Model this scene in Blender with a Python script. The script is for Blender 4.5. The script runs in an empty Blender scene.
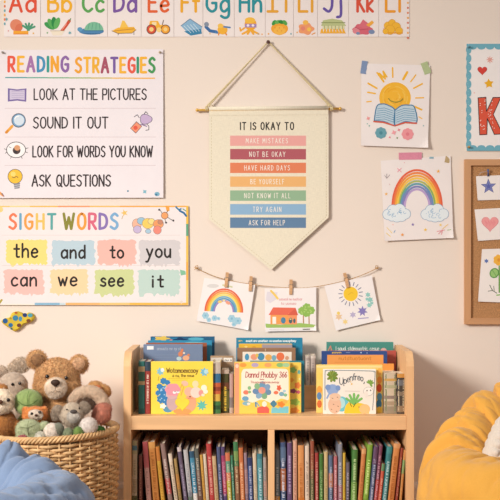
import bpy, bmesh, math, random
import numpy as np
from mathutils import Vector, Matrix, noise
random.seed(7)
RNG = np.random.default_rng(11)
PI = math.pi
SCN = bpy.context.scene
COL = SCN.collection

# ------------------------------------------------------------------ camera, world, lights, exposure
S, ZC, DC = 0.0036, 1.05, 4.2          # metres per picture pixel at the wall, eye height, distance to the wall
cam_d = bpy.data.cameras.new('camera')
cam_d.lens = 84; cam_d.sensor_width = 36
cam = bpy.data.objects.new('camera', cam_d); COL.objects.link(cam)
cam.location = (0, -DC, ZC); cam.rotation_euler = (PI/2, 0, 0)
SCN.camera = cam

wd = bpy.data.worlds.new('room_light'); SCN.world = wd; wd.use_nodes = True
wd.node_tree.nodes['Background'].inputs[0].default_value = (1.0, 0.93, 0.885, 1)
wd.node_tree.nodes['Background'].inputs[1].default_value = 0.39

def area(name, loc, target, size, power, color, size_y=None):
    l = bpy.data.lights.new(name, 'AREA'); l.energy = power; l.size = size; l.color = color
    if size_y: l.shape = 'RECTANGLE'; l.size_y = size_y
    o = bpy.data.objects.new(name, l); COL.objects.link(o); o.location = loc
    o.rotation_euler = (Vector(target) - Vector(loc)).to_track_quat('-Z', 'Y').to_euler()
    return o
kl = area('window_daylight', (-3.0, -3.6, 2.5), (0.24, 0, 0.30), 1.0, 32, (1.0, 0.945, 0.87), 1.1)
kl.data.spread = math.radians(64)
area('overhead_fill', (0.8, -3.4, 2.9), (0.1, 0, 0.6), 1.6, 14, (1.0, 0.92, 0.84))  # broad soft fill from overhead
SCN.view_settings.view_transform = 'Standard'
SCN.view_settings.look = 'None'
SCN.view_settings.gamma = 1
SCN.view_settings.use_curve_mapping = False
SCN.view_settings.exposure = 0.0

# ------------------------------------------------------------------ helpers: colour and materials
def lin(h):
    h = h.lstrip('#'); c = [int(h[i:i+2], 16)/255 for i in (0, 2, 4)]
    return tuple(((x+.055)/1.055)**2.4 if x > .04045 else x/12.92 for x in c)
_mats = {}
def M(hexc, rough=.8, vary=.0, scale=60, bump=.0, bscale=200, metal=0, sheen=0, spec=.3, stretch=None):
    key = (hexc, rough, vary, scale, bump, bscale, metal, sheen, spec, stretch)
    if key in _mats: return _mats[key]
    m = bpy.data.materials.new('m_' + hexc.strip('#')); m.use_nodes = True
    nt = m.node_tree; b = nt.nodes['Principled BSDF']; c = lin(hexc)
    b.inputs['Roughness'].default_value = rough; b.inputs['Metallic'].default_value = metal
    b.inputs['Specular IOR Level'].default_value = spec
    if sheen: b.inputs['Sheen Weight'].default_value = sheen
    m.diffuse_color = (*c, 1)
    tc = nt.nodes.new('ShaderNodeTexCoord'); mp = nt.nodes.new('ShaderNodeMapping')
    nt.links.new(tc.outputs['Object'], mp.inputs[0])
    if stretch: mp.inputs['Scale'].default_value = stretch
    if vary:
        n = nt.nodes.new('ShaderNodeTexNoise'); n.inputs['Scale'].default_value = scale; n.inputs['Detail'].default_value = 5
        r = nt.nodes.new('ShaderNodeMapRange'); r.inputs[1].default_value = .3; r.inputs[2].default_value = .7
        r.inputs[3].default_value = 1-vary; r.inputs[4].default_value = 1+vary*.6
        mx = nt.nodes.new('ShaderNodeVectorMath'); mx.operation = 'SCALE'; mx.inputs[0].default_value = c
        nt.links.new(mp.outputs[0], n.inputs['Vector']); nt.links.new(n.outputs[0], r.inputs[0])
        nt.links.new(r.outputs[0], mx.inputs['Scale']); nt.links.new(mx.outputs[0], b.inputs['Base Color'])
    else:
        b.inputs['Base Color'].default_value = (*c, 1)
    if bump:
        n2 = nt.nodes.new('ShaderNodeTexNoise'); n2.inputs['Scale'].default_value = bscale; n2.inputs['Detail'].default_value = 4
        bp = nt.nodes.new('ShaderNodeBump'); bp.inputs['Strength'].default_value = bump; bp.inputs['Distance'].default_value = .002
        nt.links.new(mp.outputs[0], n2.inputs['Vector']); nt.links.new(n2.outputs[0], bp.inputs['Height']); nt.links.new(bp.outputs[0], b.inputs['Normal'])
    _mats[key] = m
    return m
def ink(h): return M(h, .85)
def paper(h='F4EFEE'): return M(h, .85, .02, 14, .25, 22)
def plush(h): return M(h, .95, .22, 90, 0, 100, 0, .35, .15)
def fabric(h, v=.06): return M(h, .9, v, 300, .35, 900, 0, .25, .2)
def weave_mat(h):
    m = bpy.data.materials.new('linen'); m.use_nodes = True; nt = m.node_tree; b = nt.nodes['Principled BSDF']
    c = lin(h); b.inputs['Roughness'].default_value = .95; b.inputs['Specular IOR Level'].default_value = .15
    tc = nt.nodes.new('ShaderNodeTexCoord'); out = []
    for st in ((900, 60, 60), (60, 60, 900)):
        mp = nt.nodes.new('ShaderNodeMapping'); mp.inputs['Scale'].default_value = st
        n = nt.nodes.new('ShaderNodeTexNoise'); n.inputs['Scale'].default_value = 1; n.inputs['Detail'].default_value = 2
        nt.links.new(tc.outputs['Object'], mp.inputs[0]); nt.links.new(mp.outputs[0], n.inputs['Vector']); out.append(n)
    a = nt.nodes.new('ShaderNodeMath'); a.operation = 'ADD'
    nt.links.new(out[0].outputs[0], a.inputs[0]); nt.links.new(out[1].outputs[0], a.inputs[1])
    r = nt.nodes.new('ShaderNodeMapRange'); r.inputs[1].default_value = .7; r.inputs[2].default_value = 1.3; r.inputs[3].default_value = .90; r.inputs[4].default_value = 1.07
    mx = nt.nodes.new('ShaderNodeVectorMath'); mx.operation = 'SCALE'; mx.inputs[0].default_value = c
    nt.links.new(a.outputs[0], r.inputs[0]); nt.links.new(r.outputs[0], mx.inputs['Scale']); nt.links.new(mx.outputs[0], b.inputs['Base Color'])
    bp = nt.nodes.new('ShaderNodeBump'); bp.inputs['Strength'].default_value = .4; bp.inputs['Distance'].default_value = .001
    nt.links.new(a.outputs[0], bp.inputs['Height']); nt.links.new(bp.outputs[0], b.inputs['Normal'])
    return m
def wood_mat(h, dark=.86, axis='x'):
    st = {'x': (2, 40, 40), 'z': (40, 40, 2), 'y': (40, 2, 40)}[axis]
    return M(h, .5, 1-dark, 1.0, .05, 1, 0, 0, .4, st)
WOOD_X, WOOD_Z = wood_mat('EBBD8C', .88, 'x'), wood_mat('EBBD8C', .88, 'z')

# ------------------------------------------------------------------ helpers: objects
def wloc(o):
    v = Vector((0, 0, 0))
    while o is not None:
        v += o.location; o = o.parent
    return v
def root(name, label, cat, loc, group=None, kind=None):
    o = bpy.data.objects.new(name, None); COL.objects.link(o); o.location = loc
    o.empty_display_size = .02
    return tag(o, label, cat, group, kind)
def tag(o, label, cat, group=None, kind=None):
    o['label'] = label; o['category'] = cat
    if group: o['group'] = group
    if kind: o['kind'] = kind
    return o
def copy_tree(o, parent=None):
    c = o.copy(); COL.objects.link(c); c.parent = parent
    for ch in list(o.children): copy_tree(ch, c)
    return c
class MB:
    """collects geometry in world coordinates, then links it as ONE mesh object"""
    def __init__(s): s.v, s.f, s.m, s.mats, s.sm = [], [], [], [], []
    def mi(s, m):
        if m not in s.mats: s.mats.append(m)
        return s.mats.index(m)
    def add(s, vs, fs, m, smooth=False):
        n = len(s.v); s.v += [tuple(p) for p in vs]; i = s.mi(m)
        for f in fs: s.f.append(tuple(n+k for k in f)); s.m.append(i); s.sm.append(smooth)
    def box(s, a, b, m):
        (x0, y0, z0), (x1, y1, z1) = a, b
        x0, x1 = sorted((x0, x1)); y0, y1 = sorted((y0, y1)); z0, z1 = sorted((z0, z1))
        s.add([(x0,y0,z0),(x1,y0,z0),(x1,y1,z0),(x0,y1,z0),(x0,y0,z1),(x1,y0,z1),(x1,y1,z1),(x0,y1,z1)],
              [(3,2,1,0),(4,5,6,7),(0,1,5,4),(1,2,6,5),(2,3,7,6),(3,0,4,7)], m)
    def prism(s, pts, off, m, smooth=False):
        """pts: 3-D polygon; off: extrusion vector"""
        n = len(pts); off = Vector(off); a = [Vector(p) for p in pts]; b = [p+off for p in a]
        s.add(a+b, [tuple(range(n))[::-1], tuple(range(n, 2*n))], m)
        s.add(a+b, [(i, (i+1) % n, (i+1) % n+n, i+n) for i in range(n)], m, smooth)
    def tube(s, pts, r, m, n=8, closed=False, flat=None, cap=True):
        pts = [Vector(p) for p in pts]; k = len(pts); vs = []; fs = []
        rs = r if hasattr(r, '__len__') else [r]*k
        up = None
        for i, p in enumerate(pts):
            t = (pts[(i+1) % k]-pts[i-1]) if closed else (pts[min(i+1, k-1)]-pts[max(i-1, 0)])
            t.normalize()
            if up is None:
                up = Vector((0, 0, 1)) if abs(t.z) < .9 else Vector((1, 0, 0))
            a = (up - t*up.dot(t))
            if a.length < 1e-5: a = t.orthogonal()
            a.normalize(); up = a; b = t.cross(a)
            for j in range(n):
                g = 2*PI*j/n; ra, rb = (rs[i], rs[i]) if flat is None else (rs[i], rs[i]*flat)
                vs.append(p + a*math.cos(g)*ra + b*math.sin(g)*rb)
        for i in range(k if closed else k-1):
            for j in range(n):
                a0 = i*n+j; a1 = i*n+(j+1) % n; b0 = ((i+1) % k)*n+j; b1 = ((i+1) % k)*n+(j+1) % n
                fs.append((a0, a1, b1, b0))
        if not closed and cap:
            fs += [tuple(range(n))[::-1], tuple((k-1)*n+j for j in range(n))]
        s.add(vs, fs, m, True)
    def ball(s, c, r, m, seg=16, rings=10, rot=None):
        c = Vector(c); r = r if hasattr(r, '__len__') else (r, r, r); vs = []; fs = []
        for i in range(rings+1):
            for j in range(seg):
                th = PI*i/rings; ph = 2*PI*j/seg
                v = Vector((r[0]*math.sin(th)*math.cos(ph), r[1]*math.sin(th)*math.sin(ph), r[2]*math.cos(th)))
                if rot is not None: v = rot @ v
                vs.append(c+v)
        for i in range(rings):
            for j in range(seg):
                a = i*seg+j; b = i*seg+(j+1) % seg
                fs.append((a, a+seg, b+seg, b))
        s.add(vs, fs, m, True)
    def build(s, name, parent=None, bevel=0, solid=0, local=False):
        me = bpy.data.meshes.new(name)
        o = Vector((0, 0, 0)) if (local or parent is None) else wloc(parent)
        me.from_pydata([(p[0]-o.x, p[1]-o.y, p[2]-o.z) for p in s.v], [], s.f)
        for m in s.mats: me.materials.append(m)
        me.polygons.foreach_set('material_index', s.m); me.polygons.foreach_set('use_smooth', s.sm)
        me.validate(); me.update()
        ob = bpy.data.objects.new(name, me); COL.objects.link(ob); ob.parent = parent
        if bevel:
            bv = ob.modifiers.new('b', 'BEVEL'); bv.width = bevel; bv.segments = 2; bv.limit_method = 'ANGLE'
        if solid:
            sd = ob.modifiers.new('s', 'SOLIDIFY'); sd.thickness = solid; sd.offset = 0
        return ob
def sc(Y): return S*(DC+Y)/DC
def P(px, py, Y):
    k = sc(Y); return Vector(((px-250)*k, Y, ZC-(py-250)*k))

# ------------------------------------------------------------------ helpers: hand lettering and flat art
G = {
'A': "0 0 3 10 6 0|1 3.5 5 3.5", 'B': "0 0 0 10|~0 10 3.8 9.4 3.8 6 0 5.3|~0 5.3 5 4.6 4.8 .6 0 0",
'C': "~5.6 8.5 3.4 10 .6 7.8 .4 2.6 3.1 0 5.6 1.5", 'D': "0 0 0 10|~0 10 4 8.8 5.4 5 4 1.2 0 0",
'E': "4.6 10 0 10 0 0 4.6 0|0 5.2 3.8 5.2", 'F': "4.8 10 0 10 0 0|0 5.2 3.8 5.2",
'G': "~5.6 8.6 3.4 10 .6 7.8 .4 2.6 3 0 5.4 1.4 5.6 4.6|3.4 4.8 5.7 4.8", 'H': "0 0 0 10|5.2 0 5.2 10|0 5.2 5.2 5.2",
'I': "0 0 0 10", 'J': "~4 10 4 3 2.4 0 0 1.6", 'K': "0 0 0 10|4.8 10 0 4.4|1 5.3 5.2 0", 'L': "0 10 0 0 4.2 0",
'M': "0 0 .6 10 3.5 3 6.4 10 7 0", 'N': "0 0 0 10 5.2 0 5.2 10",
'O': "~3 10 .6 7.8 .6 2.2 3 0 5.4 2.2 5.4 7.8 3 10", 'P': "0 0 0 10|~0 10 4.2 9.6 4.6 7 3.8 4.8 0 4.5",
'Q': "~3 10 .6 7.8 .6 2.2 3 0 5.4 2.2 5.4 7.8 3 10|3.4 2.6 6 -.6", 'R': "0 0 0 10|~0 10 4.2 9.6 4.6 7 3.8 4.9 0 4.6|1.8 4.6 5 0",
'S': "~5 8.7 3 10 .6 8.3 1 6.3 4.2 4.3 4.9 2 2.8 0 0 1.3", 'T': "0 10 5.6 10|2.8 10 2.8 0", 'U': "~0 10 0 3 2.6 0 5.2 3 5.2 10",
'V': "0 10 2.8 0 5.6 10", 'W': "0 10 1.9 0 3.8 7.6 5.7 0 7.6 10", 'X': "0 0 5 10|0 10 5 0", 'Y': "0 10 2.8 4.8|5.6 10 2.8 4.8|2.8 4.8 2.8 0",
'Z': "0 10 5 10 0 0 5 0",
'a': "~4.5 5.2 2.5 6.4 .3 4.4 .4 1.2 2.2 0 4.5 1.8|4.7 6.2 4.7 0", 'b': "0 10 0 0|~0 4.4 2.4 6.3 4.8 4.2 4.4 1 2.2 0 0 1.6",
'c': "~4.3 5.3 2.4 6.3 .2 4 .6 .9 2.6 0 4.4 1", 'd': "4.7 10 4.7 0|~4.6 4.8 2.5 6.3 .3 4.3 .4 1.2 2.2 0 4.6 1.8",
'e': "~.4 3.2 4.6 3.6 4 5.7 2.2 6.3 .3 4 .6 1 2.6 0 4.5 1", 'f': "~4 9.4 2.5 10 1.6 8 1.6 0|0 6 3.6 6",
'g': "~4.5 5.2 2.5 6.4 .3 4.4 .4 1.2 2.2 0 4.5 1.8|~4.7 6.2 4.7 -2 2.5 -3.6 .3 -2.6", 'h': "0 10 0 0|~0 3.8 2.2 6.3 4.3 5 4.5 0",
'i': "0 6.2 0 0|0 8.7 0 9.1", 'j': "~1.8 6.2 1.8 -2 0 -3.2|1.8 8.7 1.8 9.1", 'k': "0 10 0 0|3.8 6 0 2.6|1.2 3.5 4.2 0", 'l': "0 10 0 0",
'm': "0 6.2 0 0|~0 4 2 6.3 3.2 5 3.3 0|~3.3 4 5.2 6.3 6.6 5 6.6 0", 'n': "0 6.2 0 0|~0 3.8 2.2 6.3 4.2 5 4.4 0",
'o': "~2.5 6.3 .3 4.6 .3 1.6 2.5 0 4.8 1.6 4.8 4.6 2.5 6.3", 'p': "0 6.2 0 -3.6|~0 4.4 2.4 6.3 4.8 4.2 4.4 1 2.2 0 0 1.6",
'r': "0 6.2 0 0|~0 3.8 1.6 6 3.2 5.9", 's': "~3.8 5.4 2.2 6.3 .5 5 1.4 3.6 3.6 2.6 3.8 .8 2 0 0 .8",
't': "~2 9.4 2 3 2.2 .4 4 .3|0 6.2 4 6.2", 'u': "~0 6.2 0 2 1.8 0 4 1.6 4.4 3|4.4 6.2 4.4 0", 'v': "0 6.2 2.2 0 4.4 6.2",
'w': "0 6.2 1.6 0 3.1 5 4.6 0 6.2 6.2", 'x': "0 6.2 4.2 0|0 0 4.2 6.2", 'y': "0 6.2 2.4 .5|~4.8 6.2 2.4 .2 .8 -3.2 -.6 -3.4", 'z': "0 6.2 4 6.2 0 0 4 0",
'|': "0 10 0 0|-1.4 0 1.4 0|-1.4 10 1.4 10", '<': "0 6.2 0 0|4 6.2 0 3 4.2 0", ',': "~.6 .8 .5 -1 0 -2", '3': "~.2 9 2.4 10 4 8 2 5.3 4.4 2.6 2.4 0 0 1", '6': "~4 9.6 1.2 7 .2 3 2.4 0 4.6 2.6 2.6 5.2 .4 3.4",
}
def crom(p, n=5, closed=False):
    out = []; k = len(p)
    for i in range(k-1):
        if closed: p0, p3 = p[i-1 if i else k-2], p[i+2 if i+2 < k else 1]
        else: p0, p3 = p[max(i-1, 0)], p[min(i+2, k-1)]
        p1, p2 = p[i], p[i+1]
        for j in range(n):
            t = j/n
            out.append(tuple(.5*((2*b)+(-a+c)*t+(2*a-5*b+4*c-d)*t*t+(-a+3*b-3*c+d)*t**3) for a, b, c, d in zip(p0, p1, p2, p3)))
    out.append(p[-1]); return out
def glyph(ch):
    res = []
    for st in G[ch].split('|'):
        sm = st[0] == '~'; q = [float(x) for x in st.lstrip('~').split()]
        p = list(zip(q[::2], q[1::2]))
        if sm: p = crom(p, 5, p[0] == p[-1])
        res.append(p)
    return res
def gwidth(ch): return max(x for st in glyph(ch) for x, y in st)
class Art:
    """flat coloured shapes lying on a surface; frame(px, py, h) -> world point h metres off the surface"""
    def __init__(s, frame, h=.0004, n=0): s.fr, s.h, s.n, s.mb = frame, h, n, MB()
    def H(s): s.n += 1; return s.h + s.n*6e-6
    def poly(s, pts, c):
        h = s.H(); s.mb.add([s.fr(x, y, h) for x, y in pts], [tuple(range(len(pts)))], ink(c))
    def rect(s, x0, y0, x1, y1, c): s.poly([(x0, y0), (x0, y1), (x1, y1), (x1, y0)], c)
    def ell(s, x, y, rx, ry, c, rot=0, n=20):
        a, b = math.cos(rot), math.sin(rot)
        s.poly([(x+rx*math.cos(-t)*a-ry*math.sin(-t)*b, y+rx*math.cos(-t)*b+ry*math.sin(-t)*a) for t in [2*PI*i/n for i in range(n)]], c)
    def line(s, pts, w, c, cap=True):
        w /= 2; seg = [[pts[0]]]
        for i in range(1, len(pts)):
            seg[-1].append(pts[i])
            if i < len(pts)-1:
                a = (pts[i][0]-pts[i-1][0], pts[i][1]-pts[i-1][1]); b = (pts[i+1][0]-pts[i][0], pts[i+1][1]-pts[i][1])
                la, lb = math.hypot(*a), math.hypot(*b)
                if la > 0 and lb > 0 and (a[0]*b[0]+a[1]*b[1])/(la*lb) < .6: seg.append([pts[i]])
        for p in seg:
            p = [q for i, q in enumerate(p) if i == 0 or math.dist(q, p[i-1]) > 1e-6]
            if len(p) < 2: continue
            h = s.H(); L, R = [], []
            for i in range(len(p)):
                q0, q1 = p[max(i-1, 0)], p[min(i+1, len(p)-1)]
                dx, dy = q1[0]-q0[0], q1[1]-q0[1]; d = math.hypot(dx, dy) or 1
                nx, ny = -dy/d*w, dx/d*w
                L.append((p[i][0]+nx, p[i][1]+ny)); R.append((p[i][0]-nx, p[i][1]-ny))
            vs = L+R; n = len(p)
            s.mb.add([s.fr(x, y, h) for x, y in vs], [(i, i+1, n+i+1, n+i) for i in range(n-1)], ink(c))
            if cap:
                for e, q in ((0, p[1]), (-1, p[-2])):
                    x, y = p[e]; a0 = math.atan2(y-q[1], x-q[0])
                    s.mb.add([s.fr(x+w*math.cos(a0+t), y+w*math.sin(a0+t), h) for t in (PI/2, PI/3, PI/6, 0, -PI/6, -PI/3, -PI/2)], [tuple(range(7))], ink(c))
    def text(s, t, x0, x1, base, height, w, cols, gap=2.2, track=0, vert=False, slant=0):
        """lettering fitted between x0 and x1 on a baseline"""
        cols = cols if isinstance(cols, (list, tuple)) else [cols]
        items, x, k = [], 0, 0
        for ch in t:
            if ch == ' ': x += 3.2+gap*.6; continue
            items.append((ch, x, cols[k % len(cols)])); x += gwidth(ch)+gap; k += 1
        tot = x-gap; sx = (x1-x0)/tot; sy = height/10
        for ch, ox, c in items:
            for st in glyph(ch):
                pts = [(x0+(ox+gx+slant*gy)*sx, base-gy*sy) for gx, gy in st]
                s.line(pts, w, c)
    def blob(s, x, y, rx, ry, c, bumps=7, amp=.12, ph=0, n=48):
        s.poly([(x+rx*(1+amp*math.cos(bumps*t+ph))*math.cos(-t), y+ry*(1+amp*math.cos(bumps*t+ph))*math.sin(-t)) for t in [2*PI*i/n for i in range(n)]], c)
    def star(s, x, y, r, c, k=5, inner=.45, rot=0):
        s.poly([(x+(r if i % 2 == 0 else r*inner)*math.sin(-rot-PI*i/k), y-(r if i % 2 == 0 else r*inner)*math.cos(-rot-PI*i/k)) for i in range(2*k)], c)
    def heart(s, x, y, r, c):
        p = []
        for i in range(28):
            t = -2*PI*i/28
            p.append((x+r*16*math.sin(t)**3/16, y-r*(13*math.cos(t)-5*math.cos(2*t)-2*math.cos(3*t)-math.cos(4*t))/16))
        s.poly(p, c)
    def flower(s, x, y, r, c, k=6, mid=None):
        for i in range(k):
            t = 2*PI*i/k; s.ell(x+r*.6*math.cos(t), y+r*.6*math.sin(t), r*.42, r*.42, c, n=10)
        s.ell(x, y, r*.5, r*.5, c, n=10)
        if mid: s.ell(x, y, r*.3, r*.3, mid, n=10)
    def arc(s, x, y, rx, ry, w, c, a0=180, a1=360, n=28, cap=False):
        s.line([(x+rx*math.cos(math.radians(a0+(a1-a0)*i/n)), y+ry*math.sin(math.radians(a0+(a1-a0)*i/n))) for i in range(n+1)], w, c, cap)
    def rays(s, x, y, r0, r1, w, c, k, a0=0):
        for i in range(k):
            t = a0+2*PI*i/k; s.line([(x+r0*math.cos(t), y+r0*math.sin(t)), (x+r1*math.cos(t), y+r1*math.sin(t))], w, c)
    def cloud(s, x, y, r, c, edge=None):
        spec = [(-.9, .15, .5), (-.4, -.25, .55), (.25, -.3, .6), (.85, .1, .5), (0, .3, .6), (-.5, .35, .45), (.5, .38, .45)]
        if edge:
            for a, b, q in spec: s.ell(x+a*r, y+b*r, q*r+.45, q*r+.45, edge, n=14)
        for a, b, q in spec: s.ell(x+a*r, y+b*r, q*r, q*r, c, n=14)
    def build(s, name, parent): return s.mb.build(name, parent)
def wall_frame(Y=-.002, dy=0, dx=0, cx=250, cy=250, x0=0, y0=0):
    """a plane in front of the wall; dy / dx: metres it comes forward per picture pixel downwards / rightwards"""
    def f(px, py, h): return ((px-250)*S, Y-h-dy*(py-y0)-dx*(px-x0), ZC-(py-250)*S)
    return f
def sheet(name, parent, quad, frame, mat, thick=.0006, curl=(0, 0, 0, 0), n=24):
    """paper sheet from four picture corners TL TR BR BL; curl = how far each corner lifts"""
    mb = MB(); vs = []
    TL, TR, BR, BL = quad
    for j in range(n+1):
        for i in range(n+1):
            u, v = i/n, j/n
            x = (TL[0]*(1-u)+TR[0]*u)*(1-v)+(BL[0]*(1-u)+BR[0]*u)*v; y = (TL[1]*(1-u)+TR[1]*u)*(1-v)+(BL[1]*(1-u)+BR[1]*u)*v
            l = 0
            for c, a, b in zip(curl, (1-u, u, u, 1-u), (1-v, 1-v, v, v)):
                q = max(0, a+b-1.84)/.16; l += c*q*q
            vs.append(frame(x, y, l))
    fs = [(j*(n+1)+i, (j+1)*(n+1)+i, (j+1)*(n+1)+i+1, j*(n+1)+i+1) for j in range(n) for i in range(n)]
    mb.add(vs, fs, mat, False)
    return mb.build(name, parent, solid=thick)

# ------------------------------------------------------------------ the setting
def struct(mb, name, **k):
    o = mb.build(name, None, **k); o['kind'] = 'structure'; return o
WALLM = M('EDE0D5', .92, .015, 3, .12, 160)
m = MB(); m.box((-3.2, 0, 0), (3.2, .12, 2.7), WALLM); struct(m, 'wall_back')
m = MB(); m.box((-3.2, -5.2, -.1), (3.2, .12, 0), M('B98F66', .45, .2, 1, .05, 1, 0, 0, .5, (2, 14, 14))); struct(m, 'floor')
m = MB(); m.prism([(-3.2, 0, 0), (-3.2, -.014, 0), (-3.2, -.014, .195), (-3.2, -.009, .207), (-3.2, 0, .215)], (6.4, 0, 0), M('E9DDD2', .5)); struct(m, 'baseboard_back')

# ------------------------------------------------------------------ pins, tape, pegs
def pin(parent, px, py, Y, colour, name='push_pin', label=None):
    p = P(px, py, Y); m = MB()
    m.tube([(p.x, Y+.004, p.z), (p.x, Y-.002, p.z), (p.x, Y-.005, p.z), (p.x, Y-.010, p.z), (p.x, Y-.012, p.z)], [.0045, .0045, .0022, .0034, .003], M(colour, .35, spec=.5), 12)
    o = m.build(name, parent)
    if label: o['label'] = label
    return o
def tape(px, py, w, h, rot, Y, colour, label, frame, spots=None):
    """a short strip of paper tape with torn ends, on top of the sheet"""
    a, b = math.cos(rot), math.sin(rot); m = MB(); n = 7
    top, bot = [], []
    for i in range(n+1):
        t = i/n
        j = random.uniform(-.25, .25)
        top.append((-w/2+j*(i in (0, n)), -h/2+h*t)); bot.append((w/2+random.uniform(-.35, .35), -h/2+h*t))
    pts = top+bot[::-1]
    vs = [Vector(frame(px+x*a-y*b, py+x*b+y*a, .0012)) for x, y in pts]
    m.prism(vs, (0, .0004, 0), M(colour, .6, .08, 150, .2, 300))
    o = m.build('washi_tape', None)
    tag(o, label, 'tape', 'strips of paper tape on the wall')
    return o

# ------------------------------------------------------------------ alphabet banner along the top of the picture
edges = [4, 40.7, 75.2, 107.5, 141.3, 174, 203, 234.3, 265.3, 293.5, 317.5, 348.6, 378.7, 409.5]
BT, BB = -26, 37
r = root('alphabet_banner', 'long alphabet strip of white cards with coloured letter pairs, high on the wall', 'banner', P(206, BB, -.002))
fr = wall_frame(-.003)
letters = [('Aa', 'E2563C'), ('Bb', 'F2B32F'), ('Cc', '5DA658'), ('Dd', '7D5AA5'), ('Ee', 'E5673A'), ('Ff', 'EFAE33'), ('Gg', '2F93A0'), ('Hh', '2F93A0'),
           ('|i', 'E9A93C'), ('Li', 'E9A93C'), ('Jj', '6A58A8'), ('K<', 'DD5740'), ('Ll', 'F0A033')]
lx = [(10.2, 35.5), (48.5, 71), (83, 103.5), (114.5, 136), (149, 168.5), (181.8, 199.5), (206.5, 229), (240, 261), (272.5, 286), (299, 312), (324, 341), (357.5, 372.5), (386, 399.5)]
def card_art(a, i, x0, x1):
    c = (x0+x1)/2; y = 27
    if i == 0:
        a.ell(16.5, 25.5, 6.5, 6, 'E0896B', .6); a.ell(19, 28, 3.5, 4.5, 'D9775A', .6); a.rect(13.5, 31, 28.5, 34.6, 'F2A93B'); a.rect(13.5, 33.4, 28.5, 34.6, 'E8953A')
        for t in (-.9, -.4, .1, .6, 1.1): a.line([(28.5, 29.5), (28.5+7*math.sin(t), 29.5-6*math.cos(t))], 2, '4E9A78')
        a.rect(27, 28.5, 30, 31, '4E9A78'); a.star(6.5, 19.5, 2.2, '6FA9B5', 6); a.star(8.5, 31, 1, 'DD8888', 4); a.star(33.5, 33.5, 1.3, 'E9B95A', 5)
        for q in range(6): a.ell(4.9, 2+q*4.4, .9, 1.5, ['F2B04A', 'E77B50', '6FA9B5'][q % 3])
    elif i == 1:
        for t, cc in ((-1.05, '3F9A55'), (-.6, '5BAE5E'), (-.1, '2F8A4A'), (.35, '62B162')): a.ell(57+6*math.sin(t)-2, 29-6*math.cos(t), 2.8, 6, cc, t)
        a.line([(62, 31), (66, 26), (69.5, 21)], 3, 'D0553E'); a.line([(69.5, 21), (70.8, 18.8)], 1, '4C8C45'); a.line([(62.5, 29.5), (66.5, 24)], .8, 'F0A090')
        a.poly([(50.5, 31), (53, 35.5), (62, 35.5), (64.5, 31)], 'EFE3CF'); a.line([(50.5, 31), (64.5, 31)], .6, 'B9A98C'); a.star(47.5, 33, 1.2, '5DA658', 4); a.star(70, 33, 2, '6FA9B5', 6)
    elif i == 2:
        a.ell(91.5, 31.5, 12.5, 3.4, '4F86B4'); a.ell(80, 29.5, 2.6, 2.2, '5E9AC4'); a.poly([(84, 30.5)]+[(94+9.5*math.cos(math.radians(180+t)), 30.5+8.5*math.sin(math.radians(180+t))) for t in range(180, -1, -12)][::-1], '7DBE9E')
        for q in range(4): a.line([(88+q*4, 29.5), (89.5+q*3.4, 23.5)], .5, '4E9780')
        a.line([(84.5, 30.8), (103.5, 30.8)], .7, '3F6F92'); a.line([(84, 33.8), (100, 34)], .6, '35628C')
    elif i == 3:
        a.poly([(112, 31), (118, 27.8), (134, 27), (136, 30), (132, 33.2), (117, 33.6)], 'F2B83F'); a.line([(112, 31), (118, 33.6), (132, 33.2), (136, 30)], .7, '9A7A4A')
        a.poly([(120, 27.8), (122.5, 20.5), (124.5, 21), (128.5, 27.3)], 'F6C75A'); a.line([(115, 31), (134, 29)], .8, 'C98A3F'); a.line([(118, 35.2), (119, 33.6)], .6, '777777'); a.line([(134, 34.8), (134, 32)], .6, '777777')
    elif i == 4:
        a.poly([(149, 26), (150, 21), (158, 21), (160, 25), (167, 25), (168, 30), (150, 30)], 'F4B63D'); a.rect(152, 22.2, 156.5, 25.4, 'F6E2B5')
        for X, R_, cc in ((151.5, 5, 'D9553D'), (165.5, 4.8, 'F0A63B')): a.ell(X, 29.5, R_, R_, '6B4A3F'); a.ell(X, 29.5, R_-.8, R_-.8, cc); a.ell(X, 29.5, R_-2.8, R_-2.8, 'F7D68A')
        a.ell(159, 30, 2.4, 2.4, 'F7D68A'); a.line([(162.5, 24.6), (163.5, 20.5)], .8, '6B4A3F')
    elif i == 5:
        a.poly([(181, 26), (190, 19), (202, 27), (201, 33.5), (190, 35.5)], '8DB8D8'); a.poly([(184, 31.5), (201, 29), (202, 33.8), (191, 35.8)], '3F86AE')
        for q in range(4): a.line([(184+q*3.2, 26-q*.6), (191+q*2.8, 33-q*.6)], .5, 'D5E6F0')
        a.line([(181, 26), (190, 19), (202, 27)], .6, '55799A')
    elif i == 6:
        a.line([(206, 27), (210, 31), (216, 32)], 3.2, '3F6FA8'); a.ell(206.5, 24.5, 2.4, 2.4, '8894A8'); a.line([(216, 32.5), (222, 33)], 2.4, '4D84BC')
        a.ell(222.5, 30, 5, 4.6, 'F4B63D'); a.ell(220.5, 26, 2.8, 2.4, 'F6C75A'); a.line([(224, 27), (230, 27.6)], 1.6, '4D84BC'); a.line([(219, 33), (218.5, 35)], 1.4, 'E8963A'); a.line([(225.5, 33), (226.5, 35)], 1.4, 'E8963A'); a.star(210, 33.8, 1, 'E9B95A')
    elif i == 7:
        a.ell(250.5, 24.5, 6, 6.2, 'F2AE38'); a.ell(250, 20.4, 5.2, 3, 'F6C24C'); a.rect(245, 24, 256.4, 27.6, 'A68ABF'); a.ell(248, 25.6, 1.4, 1.2, 'F3EDF7'); a.ell(253, 25.6, 1.4, 1.2, 'F3EDF7')
        for t in (-1, -.35, .35, 1): a.line([(250.5, 29), (250.5+4*t, 32), (250.5+8*t, 34)], 2, 'F2AE38')
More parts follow.
